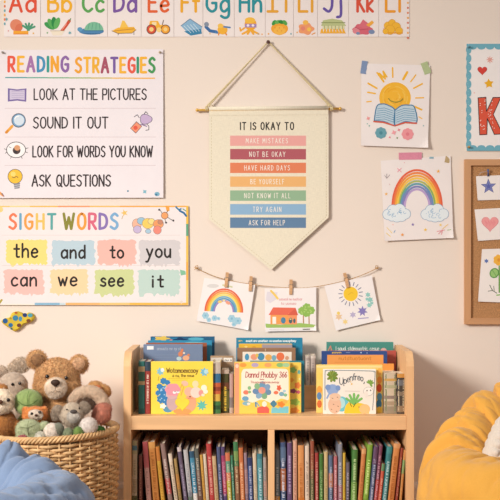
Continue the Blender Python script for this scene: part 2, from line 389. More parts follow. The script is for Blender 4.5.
        a.line([(244.6, 28), (240.5, 31), (240, 28)], 1.6, 'F2AE38'); a.star(258, 34, 1, '7FB5C8'); a.star(262, 34.4, 1.1, 'F2A93B')
    elif i == 8:
        a.blob(279.5, 28.8, 8, 6.4, 'F2A93B', 2, .06); a.ell(279.5, 30.6, 6, 4.6, 'F6BC50')
        for t in (-.9, -.3, .3, .9): a.ell(279.5+6*t, 21.8+abs(t)*1.2, 3, 1.9, ['3F9A4A', '67B25A', '2F8A3F', '58A54E'][int((t+.9)/.6)], t)
        for q in range(5): a.ell(275+q*2.2, 28+(q % 2)*3, .45, .6, 'D9823A')
        a.star(268.5, 34, 1.2, 'F2A93B'); a.star(291, 34, 1.2, '6FA9B5')
    elif i == 9:
        a.blob(306, 29, 7.6, 5.6, 'F0A070', 5, .12); a.ell(305.5, 22.6, 2.8, 2.4, 'F4BE58'); a.ell(303, 28.6, 2.2, 2.2, 'E58A78'); a.ell(309, 29.5, 2, 2, 'F6C75A'); a.star(297, 32.5, 1.1, 'F2A93B'); a.line([(312, 34.5), (315, 33)], 1, 'E8963A')
    elif i == 10:
        a.poly([(321, 26), (323, 20.5), (332, 18.8), (342, 20.5), (346, 26)], 'BCC58E'); a.line([(321.5, 22.8), (345, 22.8)], .7, '7F8A55'); a.rect(322.5, 26, 344.5, 29.5, 'DDDCB0')
        for q in range(6): a.line([(324.5+q*3.6, 26), (324.5+q*3.6, 30)], .6, '93965F')
        for q in range(8): a.poly([(320+q*3.2, 33.6), (323.4+q*3.2, 33.6), (322.6+q*3, 29), (321.2+q*3, 29)], 'F2B23A')
    elif i == 11:
        a.blob(362.5, 29.5, 9.5, 5.4, 'D8697A', 6, .1); a.poly([(358, 27), (363, 19.5), (369, 24), (368, 29)], 'DB7280'); a.poly([(366, 25), (372, 20.5), (374, 23), (369, 27)], 'F2B04A'); a.ell(356, 31, 3.5, 3, 'E28A96'); a.ell(371.5, 32, 3.2, 2.2, '7C8FB5'); a.ell(358, 33.5, 2, 1.4, '7C8FB5')
        a.line([(355, 27), (360, 30), (368, 29)], .5, 'A84858')
    else:
        for X, Y_, R_ in ((388, 26, 4), (392, 23, 3.4), (396, 27, 4.4), (390, 30, 4.6), (399, 31, 3.6), (385.5, 31.5, 2.6)): a.ell(X, Y_, R_+.3, R_+.3, 'C98A2E'); a.ell(X, Y_, R_, R_, 'F4BB3C')
        a.line([(388, 33), (402, 33.2)], 1.4, 'E8A233'); a.star(383.8, 29, .9, 'E8963A')
for i in range(13):
    x0, x1 = edges[i]+.15, edges[i+1]-.15
    q = MB(); f0 = fr(x0, BT, 0); f1 = fr(x1, BB, 0); q.box((f0[0], -.0008, f0[2]), (f1[0], -.0026, f1[2]), paper('F1E8E6'))
    cd = q.build('letter_card', r, bevel=.0006)
    a = Art(fr, 0); t, cc = letters[i]
    a.text(t, lx[i][0], lx[i][1], 11.6, 17.5, 2.7, cc, gap=2.6); a.build('lettering', cd)
    a = Art(fr, 0); card_art(a, i, x0, x1)
    if i == 12:
        for q_ in range(9): a.star(407.8, -2+q_*5, 1.5, ['E87B3C', 'F0A63B', 'D9663D'][q_ % 3], 5)
    a.build('drawing', cd)

# ------------------------------------------------------------------ reading strategies poster
r = root('reading_strategies_poster', 'white reading strategies poster with rainbow title and four lines of advice, pinned to the wall', 'poster', P(81, 198, -.003))
fr = wall_frame(-.004, dy=.00003, dx=.00001, y0=50, x0=0)
sheet('sheet', r, [(-2.5, 50.2), (163.3, 49.5), (163.6, 197.8), (-2, 198.2)], fr, paper('EEE7EC'))
TC = ['E8604C', 'F3B741', 'A877AE', '4B93BE', '3E9E94', 'EFA93C', '8F6BAA', 'EDA53C', 'F3B741', 'EDB23C', 'A8556B', '7A5FA5', 'F3B741', 'E8604C', '3E9A77', 'F3B741', '4C9A5D']
a = Art(fr); a.text('READING', 9, 68.3, 71.5, 14.3, 2.7, TC[:7], gap=3.4); a.text('STRATEGIES', 76, 154.5, 72.5, 14.3, 2.6, TC[7:], gap=3.2)
a.build('title_lettering', r)['label'] = 'rainbow coloured title lettering'
a = Art(fr, .0003)
cs = ['58A3A6', '6AAE9A', '7FB58A', 'A3BC72', 'CDBB5E', 'EDB94E', 'F0B048']
for q in range(7): a.rect(5.5+q*21.4, 77.2+q*.12, 5.5+(q+1)*21.4, 78.4+q*.12, cs[q])
for y in (108.3, 137, 165.3): a.rect(5, y, 156, y+.45, 'D3C4C9')
a.build('ruled_line', r)
a = Art(fr)
IK = '3A3336'
a.text('LOOK AT THE PICTURES', 34.5, 146.3, 99.8, 10.6, 1.35, IK); a.text('SOUND IT OUT', 33.8, 108, 128.3, 10.8, 1.4, IK)
a.text('LOOK FOR WORDS YOU KNOW', 33.3, 152.5, 157, 10.6, 1.35, IK); a.text('ASK QUESTIONS', 32.6, 110.6, 186.2, 11, 1.4, IK)
a.build('lettering', r)['label'] = 'black hand lettering'
a = Art(fr)
a.poly([(8.2, 88.5), (8.2, 101.8), (17.5, 100.8), (26.5, 102), (26.8, 88.6), (17.5, 89.6)], '7A6AA5'); a.poly([(10, 90), (10, 100), (17.5, 99.3), (25, 100.2), (25, 90), (17.5, 91)], 'CFC6DF')
for q in range(4): a.line([(12, 91.8+q*2), (24, 91.6+q*2)], .3, 'A79CC4')
a.build('book_drawing', r)
a = Art(fr)
a.line([(6.8, 132.5), (12.5, 126.5)], 2.8, 'EDA94A'); a.line([(6.4, 132.7), (8, 131.2)], 2.2, 'D98E3A'); a.ell(19, 120.6, 7.2, 7.2, '5B6474'); a.ell(19, 120.6, 6.3, 6.3, '7FA8CC'); a.ell(19.4, 120.4, 5.2, 5.3, 'D5E3F0'); a.arc(18.6, 120, 3.6, 3.6, .9, 'FFFFFF', 190, 280, 8)
a.build('magnifying_glass_drawing', r)
a = Art(fr)
a.ell(16.5, 150, 9.9, 8.2, '4A4648'); a.ell(16.5, 150, 9.2, 7.5, 'F7F4F6'); a.ell(17, 150.5, 3.9, 3.9, '5A4A48'); a.ell(17.6, 148, 3, 2.8, 'D9A077'); a.ell(15.8, 152, 2, 1.6, '3F3A3E')
for x, y, X, Y_ in ((4.8, 149, 7, 150), (5.8, 153.5, 7.4, 152), (26, 149, 28.6, 148), (26, 152, 28, 153), (11, 158.5, 12, 156.8), (22.6, 158.5, 21.4, 156.8), (9.5, 147, 11.5, 148)): a.line([(x, y), (X, Y_)], .55, '4A4648')
a.build('eye_drawing', r)
a = Art(fr)
a.ell(15.6, 176.6, 7.5, 7.5, '55504A'); a.ell(15.6, 176.6, 6.9, 6.9, 'F4C445'); a.ell(13.6, 174.2, 2.6, 2.4, 'F8DA7A'); a.line([(12.5, 177), (14.5, 178), (17, 176.5), (18.5, 177.8)], .6, '55504A')
a.poly([(14, 183.6), (15, 189), (20.2, 188.4), (20.6, 183)], '8B8B94'); a.line([(14.6, 185.6), (20.4, 184.8)], .5, 'D9D9E0'); a.line([(14.9, 187.5), (20.3, 186.8)], .5, 'D9D9E0')
a.build('light_bulb_drawing', r)
a = Art(fr)
a.poly([(130.3, 128.5), (136.6, 121.5), (142.4, 126.5), (136, 133.8)], '6A5560'); a.poly([(131, 128.5), (136.7, 122.4), (141.7, 126.6), (136, 133)], 'EF9A7A'); a.ell(135.8, 128, 2.1, 2.1, 'E4604F')
a.blob(146, 119.5, 6.2, 5.2, '6A5F78', 3, .08); a.blob(146, 119.5, 5.6, 4.6, 'C8B2D6', 3, .08); a.line([(141, 124.5), (147, 126.5)], 1, '8A6FA0')
for p_ in ([(134.5, 117), (137.5, 115), (139.5, 118)], [(144.5, 114), (146, 111.8), (148, 114)], [(146, 130.5), (149, 130), (149, 126), (147, 124.5)]): a.line(p_, .7, '555060')
a.build('robot_drawing', r)
a = Art(fr)
a.ell(128.2, 191.2, .9, .9, '4A86A0'); a.star(145, 191.8, 2.5, '7FB9CC', 4, .5, .7); a.ell(157.3, 194.2, 2.6, 2.2, '7FB3CB'); a.ell(156.5, 194.8, 1.2, 1, '44789A'); a.line([(0, 192.5), (3.4, 195.6)], 2.2, 'E9A15A'); a.line([(2.4, 193.5), (4.4, 196.4)], 1, '8A6A7A')
a.build('doodle_print', r)
pin(r, 2.6, 52.4, -.008, 'B9B3AC', label='grey pin'); pin(r, 159.8, 52.3, -.008, 'C9B79A', label='beige pin')

# ------------------------------------------------------------------ sight words poster
r = root('sight_words_poster', 'white sight words poster with eight pastel word patches and an orange border', 'poster', P(94, 305, -.003))
fr = wall_frame(-.004, dy=.00003, dx=.00001, y0=205, x0=0)
sheet('sheet', r, [(-3, 205.6), (188.4, 206.2), (188.6, 305.2), (-3, 305)], fr, paper('EFE7E8'))
a = Art(fr, .0003)
xs = [-3, 10, 30, 58, 90, 120, 150, 165, 188.4]; cc = ['F2C97A', 'F3D99A', 'F0BE62', 'EF9C6A', 'F2BE6A', 'F0A94F', 'F2B862', 'EFB04B']
for q in range(8): a.rect(xs[q], 205.8, xs[q+1], 207.2, cc[q])
ys = [206, 224, 236, 262, 280, 305]; cc = ['F2C24E', '5FA582', 'F3C65A', 'EDB14C', 'F2CF74']
for q in range(5): a.rect(186.2, ys[q], 188.4, ys[q+1], cc[q])
xs = [0, 35, 60, 66, 100, 130, 188.4]; cc = ['F4EBDD', '8DBAD6', 'C9DCE4', 'F0B777', 'F3C87F', 'EFBA52']
for q in range(6): a.rect(xs[q], 302.6+(q == 0)*1.2, xs[q+1], 305, cc[q])
a.ell(0, 209.5, 3.4, 3, 'F0D58A'); a.line([(-1, 304), (2, 300)], 2.2, 'B7A24A')
a.poly([(165.5, 206), (169.5, 206), (169.6, 211), (166.8, 211.6)], 'F0A64A'); a.line([(176, 207), (179, 210), (181, 209)], 1.6, '3F7FA8'); a.line([(180, 211), (184, 213), (186.4, 216)], 2, '2F6FA0'); a.line([(183, 209), (186, 211)], 1, '56997A')
a.poly([(180, 269.5), (185.5, 271), (186, 274.5), (181, 275.5)], '86C2A0'); a.star(181.5, 302, 2.4, 'E5D9CC', 6, .4)
a.build('border', r)['label'] = 'painted orange, yellow and blue border'
a = Art(fr, .0003)
for y in (235, 265.3): a.rect(2, y, 180, y+.35, 'D8CCCA')
a.build('ruled_line', r)
a = Art(fr)
a.text('SIGHT', 9.8, 55.5, 228.8, 14.6, 2.5, ['EF7F5C', '6FA9CC', 'F0A050', 'E9C56A', '5FA9A8'], gap=3.6); a.text('WORDS', 64, 117.6, 228.8, 15, 2.7, ['8C8A3F', 'F0A048', 'DB6E86', '8C78B8', '7FAFD8'], gap=3)
a.build('title_lettering', r)['label'] = 'pastel coloured title lettering'
PT = [('the', 7, 239.5, 47.5, 264.5, 'F5DF86', 14.5, 37.8, 257.2, 13.4), ('and', 52, 240.4, 95, 265, 'BDD3DF', 61.8, 85, 258, 12.5), ('to', 98.5, 239.5, 136, 265, 'F5BDB3', 110.5, 123.5, 257.8, 12), ('you', 139.5, 240, 179.8, 265.2, 'D5D0D3', 147, 170.4, 257.2, 13),
      ('can', 4.6, 269.3, 44, 294, 'F6C3BC', 12, 36.5, 285.7, 13), ('we', 51, 269.3, 88, 294, 'F9D7AB', 59, 77, 285.5, 13), ('see', 95, 269.5, 134, 295, 'CFD89D', 101, 123.6, 286, 12.5), ('it', 138.2, 269.5, 179.8, 294.6, 'C2D9D2', 153, 163.2, 286.8, 11.5)]
for w_, x0, y0, x1, y1, c_, *_ in PT:
    a = Art(fr, .0003); pts = []
    for t in range(14): pts.append((x0+random.uniform(-1.2, 1.2), y0+1.5+(y1-y0-3)*t/13))
    for t in range(22): pts.append((x0+1.5+(x1-x0-3)*t/21, y1+random.choice((-1.6, -1, -.4, .2, .8, 2.2))))
    for t in range(14): pts.append((x1+random.uniform(-1.2, 1.2), y1-1.5-(y1-y0-3)*t/13))
    for t in range(22): pts.append((x1-1.5-(x1-x0-3)*t/21, y0+random.uniform(-.5, .9)))
    a.poly(pts, c_)
    o = a.build('watercolour_patch', r)
    o['label'] = {'F5DF86': 'yellow patch', 'BDD3DF': 'blue patch', 'F5BDB3': 'coral patch', 'D5D0D3': 'grey patch', 'F6C3BC': 'pink patch', 'F9D7AB': 'peach patch', 'CFD89D': 'green patch', 'C2D9D2': 'mint patch'}[c_]
    a = Art(fr, .0006); a.text(w_, _[0], _[1], _[2], _[3], 1.95, '33302F', gap=2.6 if w_ != 'it' else 4); a.build('word', r)
a = Art(fr)
a.star(124.6, 213, 3.8, 'EBC46E', 5, .4, .3); a.line([(123, 216), (122, 219)], .5, 'B99A5A')
for x, y, rx, ry, c_ in ((137, 224, 4.4, 5, 'F0B9A0'), (137.5, 229.5, 3.8, 3.6, 'C9B9DC'), (141.5, 221, 4, 3.4, '9CC4DC'), (148, 223.5, 5.5, 5, 'F4D06A'), (151.5, 221.5, 3.2, 2.8, 'F3DD90'), (158.5, 224, 5, 4.2, 'EFA06A'), (157.5, 230, 3.8, 4, 'EE8F80'), (148.3, 231.3, 2.6, 2, 'A9CBE0'), (160.5, 222, 2.4, 2.2, 'C98A70')):
    a.ell(x, y, rx+.4, ry+.4, '8A7B78'); a.ell(x, y, rx, ry, c_)
a.ell(164.8, 215.6, 3.6, 3.6, '7A5A48'); a.ell(164.8, 215.6, 3.1, 3.1, 'F2A56C')
for p_ in ([(162, 213), (160.5, 210.5), (159.5, 210)], [(168, 217.5), (171, 219.5), (173.5, 220.5)], [(165, 219), (166, 222.5)], [(167, 212.5), (168.2, 210.5)]): a.line(p_, .6, '4A4240')
for x, y in ((159.3, 209.8), (166.2, 222.6), (173.5, 220.6)): a.ell(x, y, 1, 1, '3F3A40')
a.build('toy_drawing', r)

# ------------------------------------------------------------------ polka dot cloud ornament
r = root('wall_ornament', 'small yellow polka dot cloud shape on the wall above the toy basket', 'ornament', P(18, 326, -.006))
out = crom([(1.2, 321.5), (4, 318.6), (9.5, 317.2), (12, 313), (17.5, 311.2), (22.5, 312.8), (24.8, 315.5), (28, 312.6), (32.5, 313.2), (35, 317), (33, 321), (28.5, 322.5), (24, 324.3), (19.5, 329), (14.6, 331.3), (10, 328.5), (5, 325.3), (1.2, 321.5)], 4)[:-1]
m = MB(); cm = M('D9BE3E', .8, .15, 30)
cx, cy = 18, 321.5
def ring(k, Y): return [P(cx+(x-cx)*k, cy+(y-cy)*k, Y) for x, y in out]
R0, R1, R2, R3 = ring(.96, -.001), ring(1, -.007), ring(.95, -.013), ring(.8, -.0165); n = len(out)
vs = R0+R1+R2+R3
m.add(vs, [(l*n+i, l*n+(i+1) % n, (l+1)*n+(i+1) % n, (l+1)*n+i) for l in range(3) for i in range(n)], cm, True)
m.add(R3, [tuple(range(n))], cm); m.add(R0, [tuple(range(n))[::-1]], cm)
m.build('padded_body', r)
fr = lambda px, py, h: (P(px, py, 0).x, -.0155-h, P(px, py, 0).z)
a = Art(fr, .0012)
for x, y, rx, ry, c_ in ((6.2, 320.6, 2.6, 2.6, '2B5E96'), (16.4, 317.8, 2.9, 2.8, '3D84A8'), (21.3, 318.6, 1.7, 2.6, '4C93B5'), (25.8, 314.9, 2.2, 2.1, '243E78'), (11.6, 324.8, 2.3, 2.1, '2E6FA3'), (20, 325, 2.2, 1.9, '6B3F3A'), (17, 312.6, 1.6, .9, 'B5542E'), (29.4, 320.4, 2.2, 1.7, '7A4A2C'), (31, 315, 2.4, 2, '4FA0B0'), (11.5, 318, 1.1, 1, 'A8863A'), (12.4, 328.4, 1.1, 1.1, '2F6A6A')): a.ell(x, y, rx, ry, c_)
a.build('polka_dot', r)

# ------------------------------------------------------------------ linen wall hanging
NAIL = (268.2, 42)
r = root('wall_hanging', 'cream linen pennant reading IT IS OKAY TO with seven coloured bars, on a brass rod', 'wall hanging', P(269, 108, -.014))
LIN = weave_mat('EDE5D0')
yb = -.0135
fr = wall_frame(yb)
pts = [(209.2, 107.2), (328.2, 106.4), (328.4, 217.5), (271.2, 269.8), (209.2, 219.5)]
m = MB(); m.prism([fr(x, y, .0012) for x, y in pts], (0, .0024, 0), LIN); m.build('linen_panel', r, bevel=.0008)
m = MB(); m.tube([fr(209.2, 109.3, .001), fr(328.2, 108.4, .001)], .0075, LIN, 20)
m.prism([fr(x, y, .0026) for x, y in ((209.4, 110.5), (328, 109.8), (328, 115.2), (209.4, 115.8))], (0, .001, 0), LIN)
m.build('rod_sleeve', r)
a = Art(fr, .0013)
def dash(p, q, n_):
    for i in range(n_):
        t0, t1 = (i+.2)/n_, (i+.75)/n_
        a.line([(p[0]+(q[0]-p[0])*t0, p[1]+(q[1]-p[1])*t0), (p[0]+(q[0]-p[0])*t1, p[1]+(q[1]-p[1])*t1)], .38, 'C9BC96', False)
dash((211.6, 117), (211.6, 218), 34); dash((325.9, 117), (326, 216.6), 34); dash((211.6, 218.4), (271.2, 266.4), 26); dash((326, 216.6), (271.2, 266.4), 26)
a.build('stitching', r)
a = Art(fr, .0013); a.text('IT IS OKAY TO', 240.5, 293.4, 130, 7, 1.15, '2F2B2A', gap=3.6); a.build('title_lettering', r)['label'] = 'black title lettering'
BARS = [(136, 146.2, 'E9A9A4', 'MAKE MISTAKES', 246, 287.5), (149.3, 159.8, 'B25E68', 'NOT BE OKAY', 249.5, 285), (163, 173.3, 'E28560', 'HAVE HARD DAYS', 244.5, 289.5), (176.7, 187, 'EBB677', 'BE YOURSELF', 250.5, 284), (190.6, 201, '95B797', 'NOT KNOW IT ALL', 244.5, 290), (204.2, 214.8, '8FB5D6', 'TRY AGAIN', 253, 281), (217.6, 228, '6485A8', 'ASK FOR HELP', 249, 284.5)]
names = ['pink bar', 'maroon bar', 'orange bar', 'apricot bar', 'sage green bar', 'light blue bar', 'dark blue bar']
for (y0, y1, c_, t, x0, x1), nm in zip(BARS, names):
    a = Art(fr, .0013); a.rect(230.2, y0, 305.8, y1, c_); o = a.build('printed_bar', r); o['label'] = nm
    a = Art(fr, .0015); a.text(t, x0, x1, (y0+y1)/2+2.4, 4.8, .52, 'F7F0E6', gap=4.6); a.build('lettering', o)
BR = M('E6B75C', .35, .1, 30, 0, 1, .35, 0, .5)
m = MB(); m.tube([P(196.8, 110.1, yb-.001), P(340.6, 108.6, yb-.001)], .0042, BR, 14)
for x, y in ((197.2, 110.1), (340.2, 108.6)): m.ball(P(x, y, yb-.001), .0062, BR)
m.build('brass_rod', r)
m = MB(); CR = M('DFCFA5', .9, .15, 300)
def rope(p, q, rad, turns, wind=.8):
    p, q = Vector(p), Vector(q); d = (q-p); L = d.length; d.normalize(); b = Vector((0, 1, 0)); c = d.cross(b)
    for s_ in range(2):
        ps = []
        for i in range(turns*8+1):
            t = i/(turns*8); g = 2*PI*turns*t+PI*s_
            ps.append(p+d*L*t+b*math.cos(g)*rad*wind+c*math.sin(g)*rad*wind)
        m.tube(ps, rad*.95, CR, 6)
k0 = P(*NAIL, -.010)
for sx in (-1, 1):
    e = P(206.6 if sx < 0 else 331.6, 108.6, yb-.002)
    rope(k0+Vector((sx*.002, -.002, -.002)), e+Vector((0, -.004, .008)), .0017, 26)
    rope(k0+Vector((sx*.006, -.001, -.004)), e+Vector((-sx*.009, -.004, .010)), .0015, 26)
    for k in range(3):      # turns of cord round the rod
        c0 = e+Vector((k*.0034-.0034, 0, 0))
        m.tube([c0+Vector((.0008*math.sin(2*g), math.cos(g)*.0062, math.sin(g)*.0062)) for g in [2*PI*i/14 for i in range(14)]], .0019, CR, 6, True)
    m.ball(e+Vector((-sx*.009, -.004, .010)), .0042, CR); m.tube([e+Vector((-sx*.009, -.004, .010)), e+Vector((-sx*.018, -.005, .013)), e+Vector((-sx*.022, -.004, .009))], .0014, CR, 6)
m.build('cord', r)['label'] = 'twisted cream cord'
m = MB(); m.tube([P(*NAIL, -.0005), P(*NAIL, -.016)], .003, M('5A3A30', .4), 10); m.ball(P(*NAIL, -.017), (.0068, .003, .0068), M('5A3A30', .4))
tag(m.build('nail', None), 'dark brown nail head in the wall holding the cord of the pennant', 'nail')

# ------------------------------------------------------------------ sun and book drawing
r = root('sun_drawing', 'child drawing of a smiling sun rising behind an open blue book, taped to the wall', 'drawing', P(395, 148, -.003))
fr = wall_frame(-.003, dy=.00008, dx=.00002, y0=63, x0=361)
sheet('paper', r, [(361.3, 63.5), (430, 65.6), (427.4, 148.2), (360.8, 145.8)], fr, paper('F1E9E8'), curl=(0, 0, .010, .003))
a = Art(fr)
SY = 'F3B93A'
a.ell(394.8, 98, 15.8, 15.6, SY, n=36)
for i in range(26):
    t = random.uniform(0, 2*PI); q = random.uniform(2, 13); a.arc(394.8, 98, q, q, .9, random.choice(['F7C95A', 'EDAA2E', 'F5C04A']), math.degrees(t), math.degrees(t)+60, 8)
for x, y, X, Y_, w in ((392.4, 68, 392.6, 77.5, 1.5), (407, 72.5, 403, 79.5, 2.4), (415.5, 75.2, 410.5, 82, 1.3), (422, 84, 413.5, 88.5, 1.6), (423.2, 98, 415.4, 98.2, 1.3), (421.2, 110, 414.4, 106.8, 1.8), (421.5, 119, 418.5, 117, 1), (368, 83.5, 376.5, 88.5, 1.8), (367.6, 92.5, 375, 93.8, 1.5), (366.6, 102, 371, 101.6, 1.2)): a.line([(x, y), (X, Y_)], w, SY)
a.line([(377, 73), (383.5, 82), (379, 73.5), (385, 79), (383, 71.5), (386.5, 77)], 1.7, SY)
a.build('sun_print', r)
a = Art(fr, .0012); a.arc(395.5, 97, 7.6, 5.4, .9, '8F8A3A', 20, 165, 12)
a.build('smile', r)
a = Art(fr, .0012)
lp = crom([(374, 121), (376.5, 106.8), (382, 104.2), (388, 105.6), (394.6, 110.6), (394.4, 125), (384, 121.8), (374, 121)], 5); rp = crom([(394.6, 110.6), (401, 106), (408, 105.4), (414, 107.4), (416.2, 122.5), (405, 121.8), (394.4, 125), (394.6, 110.6)], 5)
for p_ in (lp, rp): a.poly(p_[:-1][::-1], 'BFD4E2'); a.line(p_, 1.1, '4A7FA6')
for q in range(6):
    y = 108.2+q*2.2
    a.line([(377-q*.35, y+1), (384, y), (393.4, y+3.2)], .55, '5C92B8', False); a.line([(395.8, y+3.4), (404, y+.4), (414+q*.3, y+1.6)], .55, '5C92B8', False)
a.line([(373.6, 121.8), (383, 122.6), (394.2, 126)], 1.5, 'D8614A'); a.line([(394.6, 126), (405, 122.8), (416, 123.6)], 1.5, 'D8614A'); a.line([(394.5, 110.8), (394.3, 125.5)], 1.1, '4A7FA6')
a.build('open_book_print', r)
a = Art(fr, .0012)
a.flower(380.6, 133.2, 5.8, '6AA3B2', 8, '4F8C9C'); a.flower(407.2, 134.4, 6, 'EC9AA2', 8, 'E0808C')
for x, y, q, c_ in ((368, 118.6, 2.2, 'EE9C9C'), (393.6, 132.8, 2.8, 'EFA3AC'), (398.5, 130.2, 1.7, 'E98796'), (389.4, 137.6, 1.3, 'E98796'), (396.8, 138.2, 1.2, '6B8A4A'), (369, 126, 1, '6FB5A8'), (423, 126, .9, '7FB5B8'), (367, 124, .8, '6FB5A8')): a.star(x, y, q, c_, 4, .5, .4)
a.build('flower_print', r)
tape(363.8, 67.5, 5.6, 13, .15, -.004, '7F95BC', 'small blue tape strip at the top left corner of the sun drawing', fr)
tape(425.8, 68.3, 7, 12, -.35, -.004, 'B4C494', 'green patterned tape strip at the top right corner of the sun drawing', fr)

# ------------------------------------------------------------------ rainbow drawing
r = root('rainbow_drawing', 'child crayon drawing of a tall rainbow between two clouds, taped below the sun drawing', 'drawing', P(417, 240, -.003))
fr = wall_frame(-.003, dy=.00008, dx=.00001, y0=157, x0=380)
sheet('paper', r, [(380.6, 160.8), (450.4, 155.8), (452.8, 238), (384.2, 241)], fr, paper('F1E9E8'), curl=(0, .002, .006, .006))
a = Art(fr)
cxr, byr = 416.8, 207
bands = ['E5674B', 'EE7E4C', 'F3AE46', 'F5CC58', '7DB36A', '5E9DC0', '8E83C0', 'BFA6D6']
for i, c_ in enumerate(bands):
    rx = 24.6-i*1.75; ry = 36.8-i*2.75; w = 2.1
    L = []
    for q in range(31):
        t = math.radians(180+6*q); L.append((cxr+rx*math.cos(t), byr+ry*math.sin(t)))
    a.line(L, w, c_, False)
    for _ in range(3):
        j = random.uniform(-.9, .9); a.line([(cxr+(rx+j)*math.cos(math.radians(180+6*q)), byr+(ry+j)*math.sin(math.radians(180+6*q))) for q in range(random.randint(0, 8), random.randint(20, 30))], .35, random.choice(bands[max(0, i-1):i+2]), False)
a.build('rainbow_print', r)
for x in (396.6, 434.6):
    a = Art(fr, .001); a.cloud(x, 213, 10, 'E6EFF5', '7FA6C6')
    for q in range(12): a.arc(x+random.uniform(-8, 8), 213+random.uniform(-4, 4), random.uniform(1.2, 2.6), random.uniform(1, 2), .45, '8FB6D6', random.uniform(0, 180), random.uniform(200, 330), 7)
    a.build('cloud_print', r)
a = Art(fr, .001)
for x, y, q, c_ in ((438, 171.4, 2, 'F2B347'), (386, 194, 1.8, 'F0B865'), (412.4, 224.6, 1.8, '8F7FB8'), (402, 234.8, 1.9, 'EFA55A'), (425, 229.8, 1.9, 'F4C95A'), (440, 225, 1.6, 'F4CF6A'), (389.4, 184.5, 1, 'E3C8C8')): a.star(x, y, q, c_)
a.line([(397.3, 168.4), (401, 172)], .7, 'EFA0B0'); a.line([(401, 168.4), (397.3, 172)], .7, 'EFA0B0')
for p_, c_ in (([(384.5, 175.5), (386.6, 178.4), (389.5, 175)], 'A9A0A4'), ([(386.6, 174), (386.6, 178.4)], 'A9A0A4'), ([(386.5, 227.6), (391.5, 233)], 'EFD06A'), ([(386, 233), (390, 236.6)], 'EFD06A'), ([(393.6, 232.6), (394.8, 230.4)], '6FA0C8'), ([(442, 229), (447.5, 224.4)], 'F0C65A'), ([(436.5, 231.5), (444, 230)], 'E88A96'), ([(438, 234), (442, 230), (441, 234.5)], 'E88A96'), ([(447, 230.2), (450.5, 229.6)], '9CBF7A'), ([(404, 162.6), (404.4, 163)], 'E59AA4'), ([(392.5, 224.5), (392.9, 224.9)], 'EE9A8A')): a.line(p_, .6, c_)
a.rect(429.3, 156.9, 433.4, 158.8, '8FB6C6')
a.build('doodle_print', r)
tape(410.2, 156.2, 23, 7.2, -.02, -.004, 'DE8FA6', 'pink tape strip at the top of the rainbow drawing', fr)
tape(447.2, 159.6, 4.6, 6.4, .2, -.004, 'BFA67C', 'tiny tan tape piece at the top right corner of the rainbow drawing', fr)

# ------------------------------------------------------------------ letter K poster
r = root('letter_poster', 'white letter K poster with scalloped blue border, heart and star, above the cork board', 'poster', P(507, 151, -.003))
fr = wall_frame(-.004, y0=44)
m = MB(); m.box(fr(466.3, 44, .001), fr(548, 151, -.002), paper('F5F0EF')); m.build('sheet', r, bevel=.0005)
a = Art(fr, .0013); BL = '74B3C6'
for y0, y1 in ((44, 47.3), (147.8, 151)): a.rect(466.3, y0, 548, y1, BL)
for x0, x1 in ((466.3, 468.8), (545.5, 548)): a.rect(x0, 44, x1, 151, BL)
for i in range(12):
    y = 50+i*8.6; a.ell(468.4, y, 2.7, 4.2, BL); a.ell(545.8, y, 2.7, 4.2, BL)
for i in range(9):
    x = 472.5+i*8.6; a.ell(x, 47, 4.2, 2.8, BL); a.ell(x, 148, 4.2, 2.8, BL)
for i in range(40): a.ell(467.2+random.random()*1.6, 45+i*2.6, .35, .35, 'A5D2DC', n=6)
a.build('scalloped_border', r)['label'] = 'blue scalloped border'
a = Art(fr, .0013)
a.rays(489.6, 60, .8, 3.1, .7, 'E58A78', 8); a.build('asterisk_print', r)
a = Art(fr, .0013); a.heart(482, 70.6, 4.9, 'A83A36'); a.heart(482, 70.5, 4.5, 'D9473F'); a.build('heart_print', r)
a = Art(fr, .0013); a.star(488.6, 83.8, 5, 'EFB52F', 5, .55, .1); a.build('star_print', r)
a = Art(fr, .0013)
KP = [(477.8, 98), (485.6, 97.4), (486.2, 111.5), (492.8, 97.6), (500.6, 97.6), (493, 114.6), (502.4, 134), (494, 134.6), (487, 118.6), (486.6, 134.6), (479.4, 135)]
a.poly(KP[::-1], 'DE5B44'); a.line(KP+[KP[0]], .8, '3B2E30')
for q in range(34):
    y = random.uniform(100, 133); x = random.uniform(479.5, 485) if q % 2 else 489+(abs(y-114)*.32)+random.uniform(-1.6, 1.6)
    a.ell(x, y, .45, .45, 'FBE9E2', n=7)
a.build('letter', r)['label'] = 'red letter K with white dots'
a = Art(fr, .0013); a.ell(474, 93, .7, .7, 'F2C7C0'); a.star(507, 60, 3, '7FB59A', 6); a.build('doodle_print', r)
pin(r, 468.8, 147, -.008, 'C79A52', label='tan pin'); pin(r, 468.6, 47, -.008, '5F93A6', label='blue pin')

# ------------------------------------------------------------------ cork board and its cards
r = root('cork_board', 'cork board in a light wooden frame on the wall below the letter K poster', 'board', P(515, 324, -.004))
fr = wall_frame(-.008)
x0, y0, x1, y1 = 463.8, 159.6, 566, 324
m = MB(); ck = M('C18F62', .95, .38, 260, .9, 420); m.box(fr(x0+3, y0+3, 0), fr(x1-3, y1-3, -.007), ck); m.build('cork_panel', r)
m = MB(); w = 6.2; D = .010
def bar(pts, mt):
    vs = [fr(x, y, D) for x, y in pts]; m.prism(vs, (0, D+.007, 0), mt)
WF1, WF2 = wood_mat('CE9B70', .88, 'x'), wood_mat('CE9B70', .88, 'z')
bar([(x0, y0), (x1, y0), (x1-w, y0+w), (x0+w, y0+w)], WF1); bar([(x0, y1), (x0+w, y1-w), (x1-w, y1-w), (x1, y1)], WF1)
bar([(x0, y0), (x0+w, y0+w), (x0+w, y1-w), (x0, y1)], WF2); bar([(x1, y0), (x1, y1), (x1-w, y1-w), (x1-w, y0+w)], WF2)
m.build('frame', r, bevel=.0015)['label'] = 'light wood frame'
